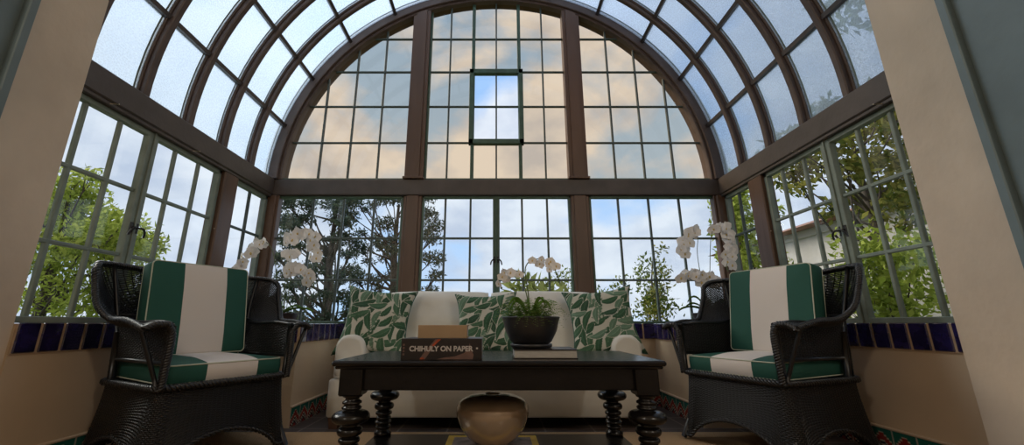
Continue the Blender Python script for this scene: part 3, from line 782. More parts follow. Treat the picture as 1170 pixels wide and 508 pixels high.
# ------------------------------------------------------------------ wicker armchair
def tubes_np(P, Nn, Vn, rn, rv, k=4):
    """P (rows,pts,3): one flat strand per row"""
    a = np.linspace(0, 2 * math.pi, k, endpoint=False) + .4
    Q = P[:, :, None] + rn * np.cos(a)[None, None, :, None] * Nn[:, :, None] + rv * np.sin(a)[None, None, :, None] * Vn[:, :, None]
    r_, c_, kk = Q.shape[:3]
    i = np.arange(r_)[:, None, None]; j = np.arange(c_ - 1)[None, :, None]; t = np.arange(kk)[None, None]; t2 = (t + 1) % kk
    base = (i * c_ + j) * kk
    F = np.stack(np.broadcast_arrays(base + t, base + kk + t, base + kk + t2, base + t2), -1).reshape(-1, 4)
    return Q.reshape(-1, 3), F
def weave(S, rows, stakes, name, parent, amp=.0028, rn=.0024, rv=.0038, sub=2, stake_r=.003, v0=0, v1=1, mat_='wicker', stakes_on=True, pairs=1):
    """S(u array, v array)->points. strands run along u, stakes along v"""
    nu = stakes * sub + 1; u = np.linspace(0, 1, nu); v = np.linspace(v0, v1, rows)
    U, V = np.meshgrid(u, v); P = S(U, V); e_ = 1e-3
    Du = S(np.clip(U + e_, 0, 1), V) - S(np.clip(U - e_, 0, 1), V); Dv = S(U, np.clip(V + e_, 0, 1)) - S(U, np.clip(V - e_, 0, 1))
    nn = np.cross(Du, Dv); nn /= np.linalg.norm(nn, axis=2)[..., None] + 1e-12; dv = Dv / (np.linalg.norm(Dv, axis=2)[..., None] + 1e-12)
    ii = np.arange(nu)[None]; jj = (np.arange(rows) // pairs)[:, None]
    off = amp * np.cos(math.pi * ii * 2 / sub / 1 + math.pi * jj) if sub > 1 else amp * ((ii + jj) % 2 * 2 - 1)
    off = amp * np.cos(math.pi * (ii / (sub)) + math.pi * jj)
    verts, faces = tubes_np(P + nn * off[..., None], nn, dv, rn, rv)
    allv = [verts]; allf = [faces]; n = len(verts)
    if stakes_on:
        us = np.linspace(0, 1, stakes + 1); vs = np.linspace(v0, v1, 14)
        U2, V2 = np.meshgrid(us, vs, indexing='ij'); P2 = S(U2, V2)
        Du = S(np.clip(U2 + e_, 0, 1), V2) - S(np.clip(U2 - e_, 0, 1), V2); Dv = S(U2, np.clip(V2 + e_, 0, 1)) - S(U2, np.clip(V2 - e_, 0, 1))
        n2 = np.cross(Du, Dv); n2 /= np.linalg.norm(n2, axis=2)[..., None] + 1e-12; d2 = Du / (np.linalg.norm(Du, axis=2)[..., None] + 1e-12)
        vv, ff = tubes_np(P2, n2, d2, stake_r, stake_r); allv.append(vv); allf.append(ff + n)
    v_ = np.concatenate(allv); f_ = np.concatenate(allf)
    me = bpy.data.meshes.new(name); me.vertices.add(len(v_)); me.vertices.foreach_set('co', v_.astype(np.float32).ravel())
    me.loops.add(len(f_) * 4); me.loops.foreach_set('vertex_index', f_.astype(np.int32).ravel())
    me.polygons.add(len(f_)); me.polygons.foreach_set('loop_start', np.arange(0, len(f_) * 4, 4, dtype=np.int32)); me.polygons.foreach_set('loop_total', np.full(len(f_), 4, dtype=np.int32))
    me.polygons.foreach_set('use_smooth', np.ones(len(f_), bool))
    me.materials.append(M[mat_]); me.update(calc_edges=True)
    o = bpy.data.objects.new(name, me); COL.objects.link(o); o.parent = parent; return o
def braid(b, path, Rr, r, pitch, n=None, strands=3, m=0, closed=False):
    P = np.array(path, float); seg = np.linalg.norm(np.diff(P, axis=0), axis=1); Lt = seg.sum(); s_ = np.concatenate([[0], np.cumsum(seg)])
    n = n or int(Lt / pitch * 7); t = np.linspace(0, Lt, n); Q = np.stack([np.interp(t, s_, P[:, k]) for k in range(3)], -1)
    T = np.gradient(Q, axis=0); T /= np.linalg.norm(T, axis=1)[:, None] + 1e-12
    up = np.array([.1, .2, 1.]); A = up - T * (T @ up)[:, None]; A /= np.linalg.norm(A, axis=1)[:, None] + 1e-9; B = np.cross(T, A)
    for k in range(strands):
        ph = 2 * math.pi * (t / pitch) + 2 * math.pi * k / strands
        b.tube(Q + Rr * (np.cos(ph)[:, None] * A + np.sin(ph)[:, None] * B), r, m, 6)
def armchair(loc, rz, label):
    t = empty('wicker_armchair', loc, label, 'armchair', rz, 'wicker armchairs flanking the coffee table')
    # --- seat base (skirt): closed loop, u around, v up from the arched hem
    hwF, hwB, yF, yB, zr = .29, .30, -.28, .27, .365
    def loop(u):   # rounded trapezoid; returns x,y,outward nx,ny, hem arch 0..1
        s = (u % 1.0) * 4; k = np.floor(s).astype(int) % 4; f = s - np.floor(s)
        cs = np.array([(hwF, yF), (hwB, yB), (-hwB, yB), (-hwF, yF)])
        a = cs[k]; c = cs[(k + 1) % 4]
        ff = f * f * (3 - 2 * f) * .35 + f * .65
        p = a + (c - a) * ff[..., None]
        rnd = (np.abs(f - .5) * 2) ** 10 * .018
        cen = np.array([0, 0.]); dirn = p - cen; dirn /= np.linalg.norm(dirn, axis=-1)[..., None]
        p = p - dirn * rnd[..., None]
        arch = np.sin(np.clip((f - .14) / .72, 0, 1) * math.pi) ** .62
        return p, dirn, arch
    def skirt(U, V):
        p, dn, ar = loop(U); zb = .025 + .125 * ar
        z = zb + (zr - zb) * V; fl = (1 - (z / zr)) ; fl = .055 * fl ** 1.6
        q = p + dn * fl[..., None]
        return np.stack([q[..., 0], q[..., 1], z], -1)
    weave(skirt, 46, 132, 'seat_base', t, amp=.0022, rn=.0026, rv=.0044)
    b = MB()                                    # rolled hem and legs
    uu = np.linspace(0, 1, 161); q = skirt(uu, np.zeros_like(uu)); braid(b, q, .005, .006, .045, strands=2); b.build('hem', M['wicker'], t)
    b = MB(); q = skirt(uu, np.ones_like(uu)); q = q * np.array([1.03, 1.03, 1]) + np.array([0, 0, .0]); braid(b, q, .010, .0085, .055, strands=3); b.build('seat_braid', M['wicker'], t)
    b = MB(); b.box(-.28, .28, -.265, .265, zr - .03, zr - .006, 0, .01); b.build('seat_deck', M['wicker'], t)
    for (sx, y) in ((-1, yF), (1, yF), (-1, yB), (1, yB)):
        w = hwF if y < 0 else hwB
        b = MB(); s = 1 if y > 0 else -1
        b.tube([(sx * (w - .03), y * .9, .34), (sx * (w - .015), y * .95, .16), (sx * (w + .03), y + s * .035, 0.008)], [.017, .017, .015], 0, 10); b.build('leg', M['wicker'], t)
    # --- arms + wings + back: one continuous scooped surface, u from right arm front round the back to left arm front
    I = [(.285, -.29, .635), (.285, -.15, .648), (.29, .0, .645), (.30, .10, .65), (.315, .19, .665), (.30, .265, .68), (.20, .31, .68), (0, .325, .68)]
    E = [(.395, -.30, .618), (.405, -.15, .652), (.415, .0, .662), (.445, .08, .72), (.455, .13, .81), (.455, .17, .905), (.38, .26, .935), (0, .36, .92)]
    mir = lambda A: A + [(-x, y, z) for x, y, z in A[-2::-1]]
    Ic = spline(mir(I), 201); Ec = spline(mir(E), 201); tt = np.linspace(0, 1, 201)
    def ev(C, U): return np.stack([np.interp(U, tt, C[:, k]) for k in range(3)], -1)
    def scoop(U, V):
        a = ev(Ic, U); c = ev(Ec, U); p = a + (c - a) * V[..., None]
        bul = np.sin(V * math.pi) * .03 * np.clip(np.sin(U * math.pi) * 3, 0, 1)     # belly downwards and out
        o_ = np.array([0, 0, -1.]) * bul[..., None]
        rad = p * np.array([1, 1, 0]); rad /= np.linalg.norm(rad, axis=-1)[..., None] + 1e-9
        return p + o_ * .8 + rad * bul[..., None] * .5
    weave(scoop, 40, 120, 'backrest', t, amp=.0034, rn=.0028, rv=.0040, stake_r=.0032)
    b = MB(); q = scoop(tt, np.ones_like(tt)); braid(b, q, .008, .0078, .036, strands=3); b.build('rim_braid', M['wicker'], t)
    b = MB(); b.tube(scoop(tt, np.zeros_like(tt))[::3], .010, 0, 8); b.build('arm_rail', M['wicker'], t)
    # rounded arm roll at the front ends
    # lower panels: inner arm sides and back, from above the seat gap to the arm
    lowI = [(.285, -.285, 0), (.285, -.15, 0), (.287, 0, 0), (.292, .10, 0), (.30, .19, 0), (.285, .26, 0), (.19, .30, 0), (0, .31, 0)]
    Lc = spline(mir(lowI), 201)
    def panel(U, V):
        a = ev(Lc, U); top_ = ev(Ic, U)
        z0 = np.where((U < .33) | (U > .67), .475, .37)
        p = a.copy(); p[..., :2] = a[..., :2] * (1 - V[..., None]) + top_[..., :2] * V[..., None]
        p[..., 2] = z0 + (top_[..., 2] - z0) * V
        return p
    weave(panel, 24, 110, 'side_panel', t, amp=.0026, rn=.0024, rv=.0042)
    for s in (-1, 1):
        b = MB(); b.tube([(s * .287, -.27, .47), (s * .29, .0, .47), (s * .30, .2, .47)], .010, 0, 8)
        b.build('side_rail', M['wicker'], t)
    for s in (-1, 1):
        b = MB(); braid(b, [(s * .29, -.295, .36), (s * .29, -.302, .48), (s * .288, -.302, .56), (s * .29, -.30, .60), (s * .315, -.305, .636), (s * .36, -.308, .636), (s * .398, -.305, .615)], .009, .0082, .036, strands=3, n=110)
        b.tube([(s * .287, -.28, .36), (s * .287, -.285, .63)], .016, 0, 8); b.build('front_post', M['wicker'], t)
        b = MB(); b.tube(spline([(s * .395, -.27, .62), (s * .36, -.275, .53), (s * .305, -.285, .38)], 10), .0095, 0, 8); b.build('brace', M['wicker'], t)
        b = MB(); b.tube([(s * .298, .19, .36), (s * .31, .20, .60)], .017, 0, 8)
        b.tube(spline([(s * .31, .20, .6), (s * .335, .235, .76), (s * .37, .255, .935)], 8), .011, 0, 8); b.build('back_post', M['wicker'], t)
    # cushions
    box_cushion('seat_cushion', .545, .53, .092, M['stripe'], t, (0, -.012, .421), (R(1), 0, 0), r=.022, bow=.02, pr=.0035)
    box_cushion('back_cushion', .50, .50, .105, M['stripe'], t, (0, .165, .718), (R(90 - 10), 0, 0), r=.016, bow=.012, pr=.003)
    return t
armchair((-1.56, 2.217, RZ), R(61), 'black wicker armchair with green and white striped cushions, left of the coffee table')
c2 = copy_tree([o for o in bpy.data.objects if o.name == 'wicker_armchair'][0])
c2.location = (1.50, 2.345, RZ); c2.rotation_euler = (0, 0, R(-68)); c2['label'] = 'black wicker armchair with green and white striped cushions, right of the coffee table'

# ------------------------------------------------------------------ sofa
SX, SY = -.052, 2.76
s = empty('sofa', (SX, SY, 0.0005), 'cream slipcovered sofa with low rounded arms in front of the back windows', 'sofa')
hw = 1.055
b = MB(); P, _ = boxpad(2 * hw, .66, .235, .02, .004, n=14); b.grid(P + np.array([0, .335, .182]), cv=True); b.build('base', M['sofa'], s)
def arm_part(sx):
    # rounded low arm: profile in x-z swept along y
    w = .205; b = MB(); ring = []
    prof = [(0, .30), (-.004, .40), (.0, .50), (.02, .548), (.06, .575), (.105, .582), (.15, .575), (.188, .545), (.205, .50), (.205, .30)]
    prof = [(x, z) for x, z in prof]
    ys = [.07, .078, .10, .16, .3, .45, .60, .66]
    sc = [.80, .93, .985, 1, 1, 1, 1, .97]
    for y, k in zip(ys, sc):
        ring.append([(sx * (hw - .205 / 2 - .0 + ((x - .1025) * k)), y, .30 + (z - .30) * (k * .5 + .5)) for x, z in spline([(a, c, 0) for a, c in prof], 28)[:, :2]])
    b.grid(ring, cv=False)
    n0 = len(ring[0]); b.f.append(tuple(range(n0))); b.m.append(0); b.sm.append(False)
    o = b.build('arm', M['sofa'], s)
    return o
arm_part(-1); arm_part(1)
b = MB(); P, _ = boxpad(2 * hw - .03, .13, .53, .04, .006, n=14); b.grid(P + np.array([0, .61, .545]), cv=True); b.build('back_frame', M['sofa'], s)
for i, x in enumerate((-.515, .515)):
    # T-shaped seat cushion reaching in front of the arm
    box_cushion('seat_cushion', 1.02, .20, .125, M['sofa'], s, (x, .075, .365), r=.035, bow=.02, pipe=True, pm='sofa', pr=.005, seed=i, nz=.001) if False else None
    o = box_cushion('seat_cushion', 1.025, .56, .125, M['sofa'], s, (x, .265, .363), (0, 0, 0), r=.04, bow=.028, pipe=True, pm='sofa', pr=.005, seed=i, nz=.0015)
for i, x in enumerate((-.415, .415)):
    pad_obj('back_cushion', .83, .50, .20, M['sofa'], s, (x, .478, .660), (R(90 - 12), 0, 0), seed=3 + i, nz=.006, n=40, p=6, puff=.25)
for sx in (-1, 1):
    for y in (.035, .62):
        b = MB(); x = sx * (hw - .06)
        v = [(x + a * .034 * k, y + c * .030 * k, z) for z, k in ((0, .75), (.068, 1)) for a, c in ((-1, -1), (1, -1), (1, 1), (-1, 1))]
        b.add(v, [(3, 2, 1, 0), (4, 5, 6, 7), (0, 1, 5, 4), (1, 2, 6, 5), (2, 3, 7, 6), (3, 0, 4, 7)], 0, False); b.build('foot', M['foot'], s)

# leaf-print pillows
MPI = attr_mat('leaf_print_linen', .85, .25, 350, .2)
def leaf_print(X, Z, seed):
    r_ = np.random.default_rng(seed); col = np.tile(np.array([.56, .55, .47]), (X.size, 1)); x = X.ravel(); z = Z.ravel()
    greens = [(.045, .105, .058), (.065, .135, .078), (.12, .20, .135), (.038, .085, .05)]
    base = r_.uniform(.7, 1.2)
    spots = []
    for i in range(11):
        for j in range(8):
            spots.append((-.29 + i * .058 + r_.uniform(-.016, .016) , -.29 + j * .083 + (i % 2) * .04 + r_.uniform(-.016, .016)))
    r_.shuffle(spots)
    for (cx_, cz) in spots:
        side = 1 if r_.random() < .58 else -1
        a = base + side * r_.uniform(.2, .95); Ln = r_.uniform(.062, .088); w = r_.uniform(.019, .027)
        dx, dz = x - cx_, z - cz; p = dx * math.cos(a) + dz * math.sin(a); q = -dx * math.sin(a) + dz * math.cos(a) + .25 * p * p / Ln * side
        t = np.clip(1 - (p / Ln) ** 2, 0, None); edge = w * t ** .8 * (1 + .25 * p / Ln)
        m = (np.abs(q) < edge) & (np.abs(p) < Ln); halo = (np.abs(q) < edge + .0035) & (np.abs(p) < Ln + .004)
        col[halo] = (.56, .55, .47)
        g_ = np.array(greens[r_.integers(4)]); col[m] = g_
        vein = m & (np.abs(q) < .0018); col[vein] = g_ * 1.5 + .02
        half = m & (q > 0); col[half & ~vein] = g_ * 1.15
    return col
def pillow(x, y, z, w, rot, label, seed):
    n = 150; w = w * .90; a, c = pad(w, w, .17, n, 9, -1.0, seed, .004)
    # pulled corners
    def corners(P):
        U = P[..., 0] / (w / 2); V = P[..., 1] / (w / 2); k = (np.abs(U) * np.abs(V)) ** 4 * .02
        P = P.copy(); P[..., 0] += np.sign(U) * k * w; P[..., 1] += np.sign(V) * k * w; return P
    a = corners(a); c = corners(c)
    t = empty('throw_pillow', (x, y, z), label, 'pillow', group='leaf-print pillows on the sofa')
    b = MB(); b.grid(a); k = b.n; b.grid(c[::-1]); o = b.build('cover', MPI, t)
    col = np.zeros((b.n, 3)); col[:k] = leaf_print(a[..., 0], a[..., 1], seed); c2_ = c[::-1]; col[k:] = leaf_print(c2_[..., 0], c2_[..., 1], seed + 50)
    set_print(o, col); o.rotation_euler = rot
    e_ = MB(); rim = [a[i, 0] for i in range(0, n, 5)] + [a[-1, i] for i in range(0, n, 5)] + [a[i, -1] for i in range(n - 1, 0, -5)] + [a[0, i] for i in range(n - 1, 0, -5)]
    e_.tube(rim, .0045, 0, 6, closed=True); p_ = e_.build('piping', M['seatgreen'], t); p_.rotation_euler = rot
    return t
pillow(-.875, 2.995, .668, .475, (R(72), R(5), R(8)), 'green leaf-print throw pillow at the left end of the sofa', 1)
pillow(-.075, 2.995, .655, .43, (R(72), R(-2), R(-2)), 'green leaf-print throw pillow in the middle of the sofa', 2)
pillow(.78, 2.995, .668, .475, (R(72), R(-6), R(-8)), 'green leaf-print throw pillow at the right end of the sofa', 3)

# ------------------------------------------------------------------ coffee table
TX, TZ = .012, .50
t = empty('coffee_table', (TX, 2.08, RZ), 'black turned-leg coffee table with low shelf in front of the sofa', 'table'); z0 = -RZ
hx, hy = .705, .33
b = MB(); b.box(-hx, hx, -hy, hy, z0 + TZ - .022, z0 + TZ, 0, .007); b.box(-hx + .012, hx - .012, -hy + .012, hy - .012, z0 + TZ - .034, z0 + TZ - .02, 0, .005); b.build('tabletop', M['black'], t)
b = MB(); ax, ay = hx - .055, hy - .045
for (x0, x1, y0, y1) in ((-ax, ax, -ay, -ay + .022), (-ax, ax, ay - .022, ay), (-ax, -ax + .022, -ay, ay), (ax - .022, ax, -ay, ay)):
    b.box(x0, x1, y0, y1, z0 + .378, z0 + TZ - .03, 0, .004)
b.build('apron', M['black'], t)
b = MB(); b.box(-ax - .02, ax + .02, -ay - .005, ay + .005, z0 + .048, z0 + .072, 0, .006); b.build('shelf', M['black'], t)
prof = [(.0, .365), (.040, .365), (.040, .352), (.028, .346), (.030, .338), (.040, .332), (.040, .326), (.030, .321), (.036, .314), (.042, .309), (.038, .303), (.030, .299)]
def bead(zc, r, h, k=7): return [(.028 + (r - .028) * math.cos(a) ** .7, zc + h / 2 * math.sin(a)) for a in np.linspace(math.pi / 2 - .05, -math.pi / 2 + .05, k)]
prof += bead(.272, .078, .050, 11) + [(.034, .243)] + bead(.218, .052, .036, 9) + [(.03, .197)] + bead(.184, .044, .022) + bead(.160, .040, .018) + bead(.138, .044, .020) + bead(.114, .040, .018) + [(.034, .10), (.045, .09), (.045, .072), (.0, .072)]
feet = [(0, .048), (.03, .048), (.05, .038), (.055, .024), (.045, .008), (.03, 0.0), (0, 0)]
for sx in (-1, 1):
    for sy in (-1, 1):
        b = MB(); x, y = sx * (ax - .025), sy * (ay - .022)
        b.box(x - .048, x + .048, y - .048, y + .048, z0 + .358, z0 + TZ - .03, 0, .006)
        b.lathe([(r, z + z0) for r, z in prof], (x, y, 0), 0, 32)
        b.lathe([(r, z * .75) for r, z in feet], (x, y, 0), 0, 24)
        b.build('leg', M['black'], t)

# things on the table
def book(name, x0, x1, y0, y1, z0_, z1, label, cover, pagesm, cat='book', th=.004, spine=True, rz=0):
    cx_, cy_ = (x0 + x1) / 2, (y0 + y1) / 2; t = empty(name, (cx_, cy_, z0_), label, cat, rz); w, d, h = (x1 - x0) / 2, (y1 - y0) / 2, z1 - z0_
    b = MB(); b.box(-w, w, -d, d, 0, th, 0, .001); b.box(-w, w, -d, d, h - th, h, 0, .001)
    if spine: b.box(-w, w, -d - .001, -d + th, 0, h, 0, .0015)
    b.build('cover', cover, t)
    b = MB(); b.box(-w + .005, w - .005, -d + (th if spine else .006), d - .006, th, h - th, 0, .001); b.build('page_block', pagesm, t)
    return t
bk = book('book', -.413, -.062, 1.795, 2.03, TZ, TZ + .089, 'thick black book with pale title lettering on its spine, on the coffee table', M['bookblack'], M['pages'])
def text(s_, size, loc, parent, m, name='lettering', bold=.0010):
    c = bpy.data.curves.new(name, 'FONT'); c.body = s_; c.size = size; c.align_x = 'CENTER'; c.align_y = 'CENTER'; c.extrude = .0004; c.offset = bold
    tmp = bpy.data.objects.new('tmp', c); COL.objects.link(tmp)
    dg = bpy.context.evaluated_depsgraph_get(); me = bpy.data.meshes.new_from_object(tmp.evaluated_get(dg)); me.name = name
    bpy.data.objects.remove(tmp); o = bpy.data.objects.new(name, me); COL.objects.link(o); me.materials.clear(); me.materials.append(m)
    o.parent = parent; o.location = loc; o.rotation_euler = (R(90), 0, 0); return o
text('CHIHULY ON PAPER', .030, (-.002, -.1195, .046), bk, M['ink'])
def decal(parent, pts, y, m, name):
    b = MB(); k = len(pts); v = [(x, y, z) for x, z in pts] + [(x, y + .0006, z) for x, z in pts]
    b.add(v, [tuple(range(k)), tuple(range(2 * k - 1, k - 1, -1))] + [(i, (i + 1) % k, k + (i + 1) % k, k + i) for i in range(k)], 0, False); return b.build(name, m, parent)
yy = -.1190
decal(bk, [(-.095, .004), (-.07, .004), (-.035, .055), (-.01, .086), (-.028, .086), (-.06, .05)], yy, M['dusk'], 'spine_print')
decal(bk, [(-.042, .060), (-.034, .057), (-.003, .0865), (-.018, .0865)], yy - .0003, M['rust'], 'spine_print')
decal(bk, [(-.02, .003), (.135, .003), (.140, .02), (.128, .05), (.122, .07), (.116, .05), (.10, .030), (.06, .016), (.02, .012)], yy, M['dusk'], 'spine_print')
decal(bk, [(-.092, .003), (-.072, .003), (-.078, .012), (-.09, .010)], yy - .0003, M['rust'], 'spine_print')
decal(bk, [(.150, .045), (.158, .045), (.158, .052), (.150, .052)], yy, M['ink'], 'spine_print')
for i in range(4): decal(bk, [(-.168, .02 + i * .013), (-.160, .02 + i * .013), (-.160, .028 + i * .013), (-.168, .028 + i * .013)], yy, M['dusk'], 'spine_print')
book('book', -.350, -.130, 1.83, 1.985, TZ + .0892, TZ + .146, 'plain tan clothbound book lying on top of the black book', M['tan'], M['pages'])
b3 = book('book', .078, .366, 1.85, 2.075, TZ, TZ + .041, 'slim dark book with grey pages lying under the black plant bowl', M['bookblack'], M['pages'], spine=False)
# orchid bowl
def petal_flower(size=.04):
    b = MB()
    def petal(a, ln, w, tilt):
        c, s_ = math.cos(a), math.sin(a); P = []
        for i in range(6):
            u = i / 5; wd = w * math.sin(min(1, u * 1.02) ** .75 * math.pi * .93 + .12) ; row = []
            for j in (-1, -.5, 0, .5, 1):
                x = ln * u; y = wd * j; z = tilt * u * ln - .12 * ln * u * u + .10 * abs(j) * wd
                row.append((z, x * c - y * s_, x * s_ + y * c))
            P.append(row)
        b.grid(P)
    for k, (a, ln, w) in enumerate(((90, 1, .46), (215, .95, .42), (325, .95, .42), (10, 1.02, .74), (170, 1.02, .74))):
        petal(R(a), size * ln, size * w, .15)
    n0 = len(b.f)
    b.lathe([(0, -.2 * size), (.12 * size, -.1 * size), (.16 * size, .05 * size), (.1 * size, .25 * size), (0, .3 * size)], (0, 0, 0), 1, 8)
    return b
def orchid(name, loc, label, pot, stems, leafs, group, fsize=.04, fern=False, seed=0, spacing=.032):
    t = empty(name, loc, label, 'potted plant', group=group); r_ = random.Random(seed)
    pot(t)
    for (a, ln, up, w) in leafs:
        P = []; ca, sa = math.cos(a), math.sin(a)
        for i in range(10):
            u = i / 9; r0 = .012 + ln * u; z = pot.h + up * math.sin(u * 2.2) - .03 * u * u; ww = w * math.sin(min(1, .12 + u * .95) * math.pi) ** .6
            P.append([(r0 * ca - ww * j * sa, r0 * sa + ww * j * ca, z + abs(j) * .012) for j in (-1, -.5, 0, .5, 1)])
        b = MB(); b.grid(P); b.grid([[(x, y, z - .002) for x, y, z in row] for row in P]); b.build('leaf', M['strap'], t)
    first = None
    for pts, nf, f0 in stems:
        C = spline(pts, 40); b = MB(); b.tube(C, [.0032 * (1 - .4 * i / 39) for i in range(40)], 0, 6); st = b.build('stem', M['stem'], t)
        for k in range(nf):
            u = f0 + (1 - f0) * (k + .3) / nf; i = min(38, int(u * 39)); p = C[i]; sd = 1 if k % 2 else -1
            if first is None: first = petal_flower(fsize).build('flower', [M['petal'], M['throat']], t); fl = first
            else: fl = first.copy(); COL.objects.link(fl); fl.parent = t
            fl.location = (p[0] + sd * .018 + r_.uniform(-.016, .016), p[1] - .012 + r_.uniform(-.02, .01), p[2] - .012 + r_.uniform(-.016, .012))
            fl.rotation_euler = (r_.uniform(-.4, .4), r_.uniform(.0, .45), R(-90) + sd * .45 + r_.uniform(-.5, .5)); k_ = r_.uniform(.85, 1.12); fl.scale = (k_, k_, k_)
        if True:
            for q in range(3):
                p = C[-1] + np.array([.004 * q, 0, -.004 - .012 * q]); b = MB(); b.lathe([(0, -.007), (.005, -.003), (.0055, .002), (0, .008)], tuple(p), 0, 8); b.build('bud', M['stem'], t)
    if fern:
        rg_ = np.random.default_rng(seed)
        V = []
        for i in range(150):
            a = rg_.uniform(0, 6.28); ln = rg_.uniform(.05, .15); up = rg_.uniform(.02, .10); base = np.array([math.cos(a), math.sin(a), 0]) * rg_.uniform(.0, .09)
            for k in range(16):
                u = k / 15; p = base + np.array([math.cos(a) * ln * u, math.sin(a) * ln * u, pot.h + .005 + up * math.sin(u * 2.6) * 1.0 - .05 * u * u * (ln > .10)])
                for sd in (-1, 1):
                    tan_ = np.array([math.cos(a + sd * 1.1), math.sin(a + sd * 1.1), rg_.uniform(-.2, .4)]); w_ = .017 * (1 - .6 * u); nrm = np.array([-math.sin(a + sd * 1.1), math.cos(a + sd * 1.1), .3])
                    V += [p, p + tan_ * w_ * .5 + nrm * w_ * .25, p + tan_ * w_ * 1.1, p + tan_ * w_ * .5 - nrm * w_ * .25]
        leaf_obj('fern', np.array(V), M['fern'], t)
    return t
def bowl_pot(t):
    b = MB(); pr = [(0, .012), (.075, .012), (.098, .03), (.122, .075), (.134, .122), (.138, .134), (.141, .140), (.137, .144), (.130, .140), (.126, .128), (.115, .118), (0, .122)]
    b.lathe(pr, n=48); b.build('bowl', M['ceramic'], t)
    b = MB(); b.lathe([(0, 0), (.088, 0), (.098, .006), (.100, .018), (.094, .020), (.085, .0125), (0, .0125)], n=40); b.build('saucer', M['ceramic'], t)
    b = MB(); b.lathe([(0, .134), (.08, .132), (.122, .124), (.123, .119), (0, .119)], n=32); b.build('soil', M['soil'], t)
bowl_pot.h = .128
BZ = TZ + .0415; BX, BY = .167, 1.97
def rel(px, py, Y, o): x, y, z = at(px, py, Y); return (x - o[0], y - o[1], z - o[2])
O = (BX, BY, BZ)
orchid('orchid_bowl', O, 'black ceramic bowl of ferns with two white orchid sprays, on the coffee table', bowl_pot, [
    ([(-.01, 0, .12), (-.012, 0, .22), rel(600, 305, BY, O), rel(592, 300, BY - .02, O), rel(583, 309, BY - .03, O), rel(572, 318, BY - .04, O)][0:2] + [rel(596, 318, BY, O), rel(590, 309, BY - .02, O), rel(580, 312, BY - .03, O), rel(571, 322, BY - .04, O)], 7, .62),
    ([(.0, .01, .12), (-.008, .01, .25), rel(600, 308, BY, O), rel(607, 297, BY, O), rel(618, 296, BY - .01, O), rel(630, 300, BY - .03, O), rel(636, 312, BY - .04, O)], 7, .55)],
    [(2.6, .10, .10, .012), (.6, .12, .10, .014), (3.6, .11, .11, .013), (5.4, .09, .11, .012)], 'potted orchids', .026, True, 4)
def low_pot(t):
    b = MB(); b.lathe([(0, .012), (.095, .012), (.118, .03), (.128, .07), (.130, .078), (.122, .078), (.116, .066), (0, .064)], n=40); b.build('pot', M['brown_pot'], t)
    b = MB(); b.lathe([(0, 0), (.12, 0), (.142, .012), (.144, .02), (.136, .020), (.118, .0125), (0, .0125)], n=40); b.build('saucer', M['terracotta'], t)
    b = MB(); b.lathe([(0, .076), (.09, .073), (.117, .069), (.117, .064), (0, .064)], n=24); b.build('soil', M['soil'], t)
low_pot.h = .072
O = (-1.66, 3.10, ZS)
Y_ = 3.06
orchid('potted_orchid', O, 'white moth orchid in a brown pot on the left corner ledge', low_pot, [
    ([(.02, 0, .06), (.03, 0, .16), rel(330, 300, Y_, O), rel(334, 272, Y_, O), rel(346, 264, Y_, O), rel(358, 274, Y_, O), rel(362, 300, Y_, O)], 20, .46),
    ([(.03, .02, .06), (.05, .0, .14), rel(332, 318, Y_, O), rel(337, 305, Y_, O), rel(347, 308, Y_, O), rel(358, 324, Y_, O)], 13, .46),
    ([(-.02, 0, .06), (-.03, 0, .20), rel(313, 292, Y_, O), rel(303, 276, Y_, O), rel(290, 284, Y_, O), rel(277, 300, Y_, O), rel(270, 318, Y_, O)], 15, .5),
    ([(.03, 0, .06), (.03, -.01, .12), rel(326, 322, Y_, O), rel(328, 296, Y_, O), rel(333, 288, Y_, O), rel(340, 292, Y_, O)], 5, .72)],
    [(-.15, .27, .05, .022), (.5, .15, .07, .022), (2.2, .14, .10, .022), (3.5, .16, .11, .02), (5.2, .16, .06, .02), (2.8, .12, .14, .02), (4.4, .12, .05, .02)], 'potted orchids', .047, False, 7)
O = (1.63, 3.08, ZS)
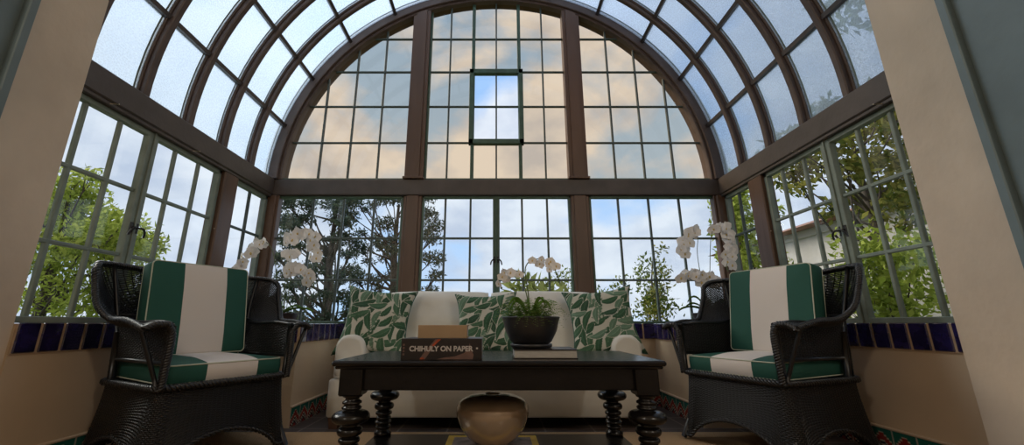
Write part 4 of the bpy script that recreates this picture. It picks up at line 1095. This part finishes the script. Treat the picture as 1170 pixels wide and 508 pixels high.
orchid('potted_orchid', O, 'white moth orchid in a brown pot on the right corner ledge', low_pot, [
    ([(-.02, 0, .06), (-.03, 0, .22), rel(797, 292, Y_, O), rel(797, 268, Y_, O), rel(789, 262, Y_, O), rel(781, 276, Y_, O), rel(779, 290, Y_, O)], 14, .56),
    ([(.02, 0, .06), (.02, 0, .24), rel(812, 275, Y_, O), rel(817, 260, Y_, O), rel(826, 261, Y_, O), rel(834, 280, Y_, O), rel(830, 305, Y_, O)], 20, .55),
    ([(-.03, .02, .06), (-.03, .0, .12), rel(800, 325, Y_, O), rel(796, 312, Y_, O), rel(786, 312, Y_, O), rel(776, 318, Y_, O)], 7, .5),
    ([(.0, 0, .06), (.0, .0, .12), rel(806, 330, Y_, O), rel(804, 316, Y_, O), rel(811, 314, Y_, O), rel(820, 328, Y_, O)], 7, .5)],
    [(3.3, .25, .06, .022), (2.6, .16, .09, .022), (3.9, .18, .05, .02), (1.2, .15, .12, .022), (5.0, .15, .09, .02), (0, .14, .11, .02), (2.9, .14, .14, .018)], 'potted orchids', .047, False, 9)

# things on the shelf
SZ = .0725
book_y = empty('magazine', (-.02, 2.13, SZ), 'glossy magazine with a yellow border lying on the low table shelf', 'magazine')
b = MB(); b.box(-.225, .225, -.15, .15, 0, .012, 0, .001); b.build('page_block', M['pages'], book_y)
b = MB(); b.box(-.195, .195, -.122, .122, .012, .0128); b.build('cover_picture', M['greyprint'], book_y)
b = MB()
for q in ((-.227, -.195, -.152, .152), (.195, .227, -.152, .152), (-.195, .195, -.152, -.122), (-.195, .195, .122, .152)): b.box(*q, .012, .0130)
b.build('yellow_border', M['yellow'], book_y)
b = MB(); V_ = [(0, 0), (.060, 0), (.085, .006), (.125, .035), (.158, .080), (.176, .125), (.181, .155), (.176, .178), (.158, .200), (.120, .216), (.070, .224), (.040, .226), (.034, .222), (.030, .21), (.0, .20)]
Vp = spline([(r, z, 0) for r, z in V_], 50)[:, :2]; b.lathe([(abs(r), z) for r, z in Vp], n=64)
o = b.build('vase', M['bronze']); o.location = (-.018, 2.14, SZ + .0132); tag(o, 'round squat bronze-glazed vase on the low shelf of the coffee table', 'vase')
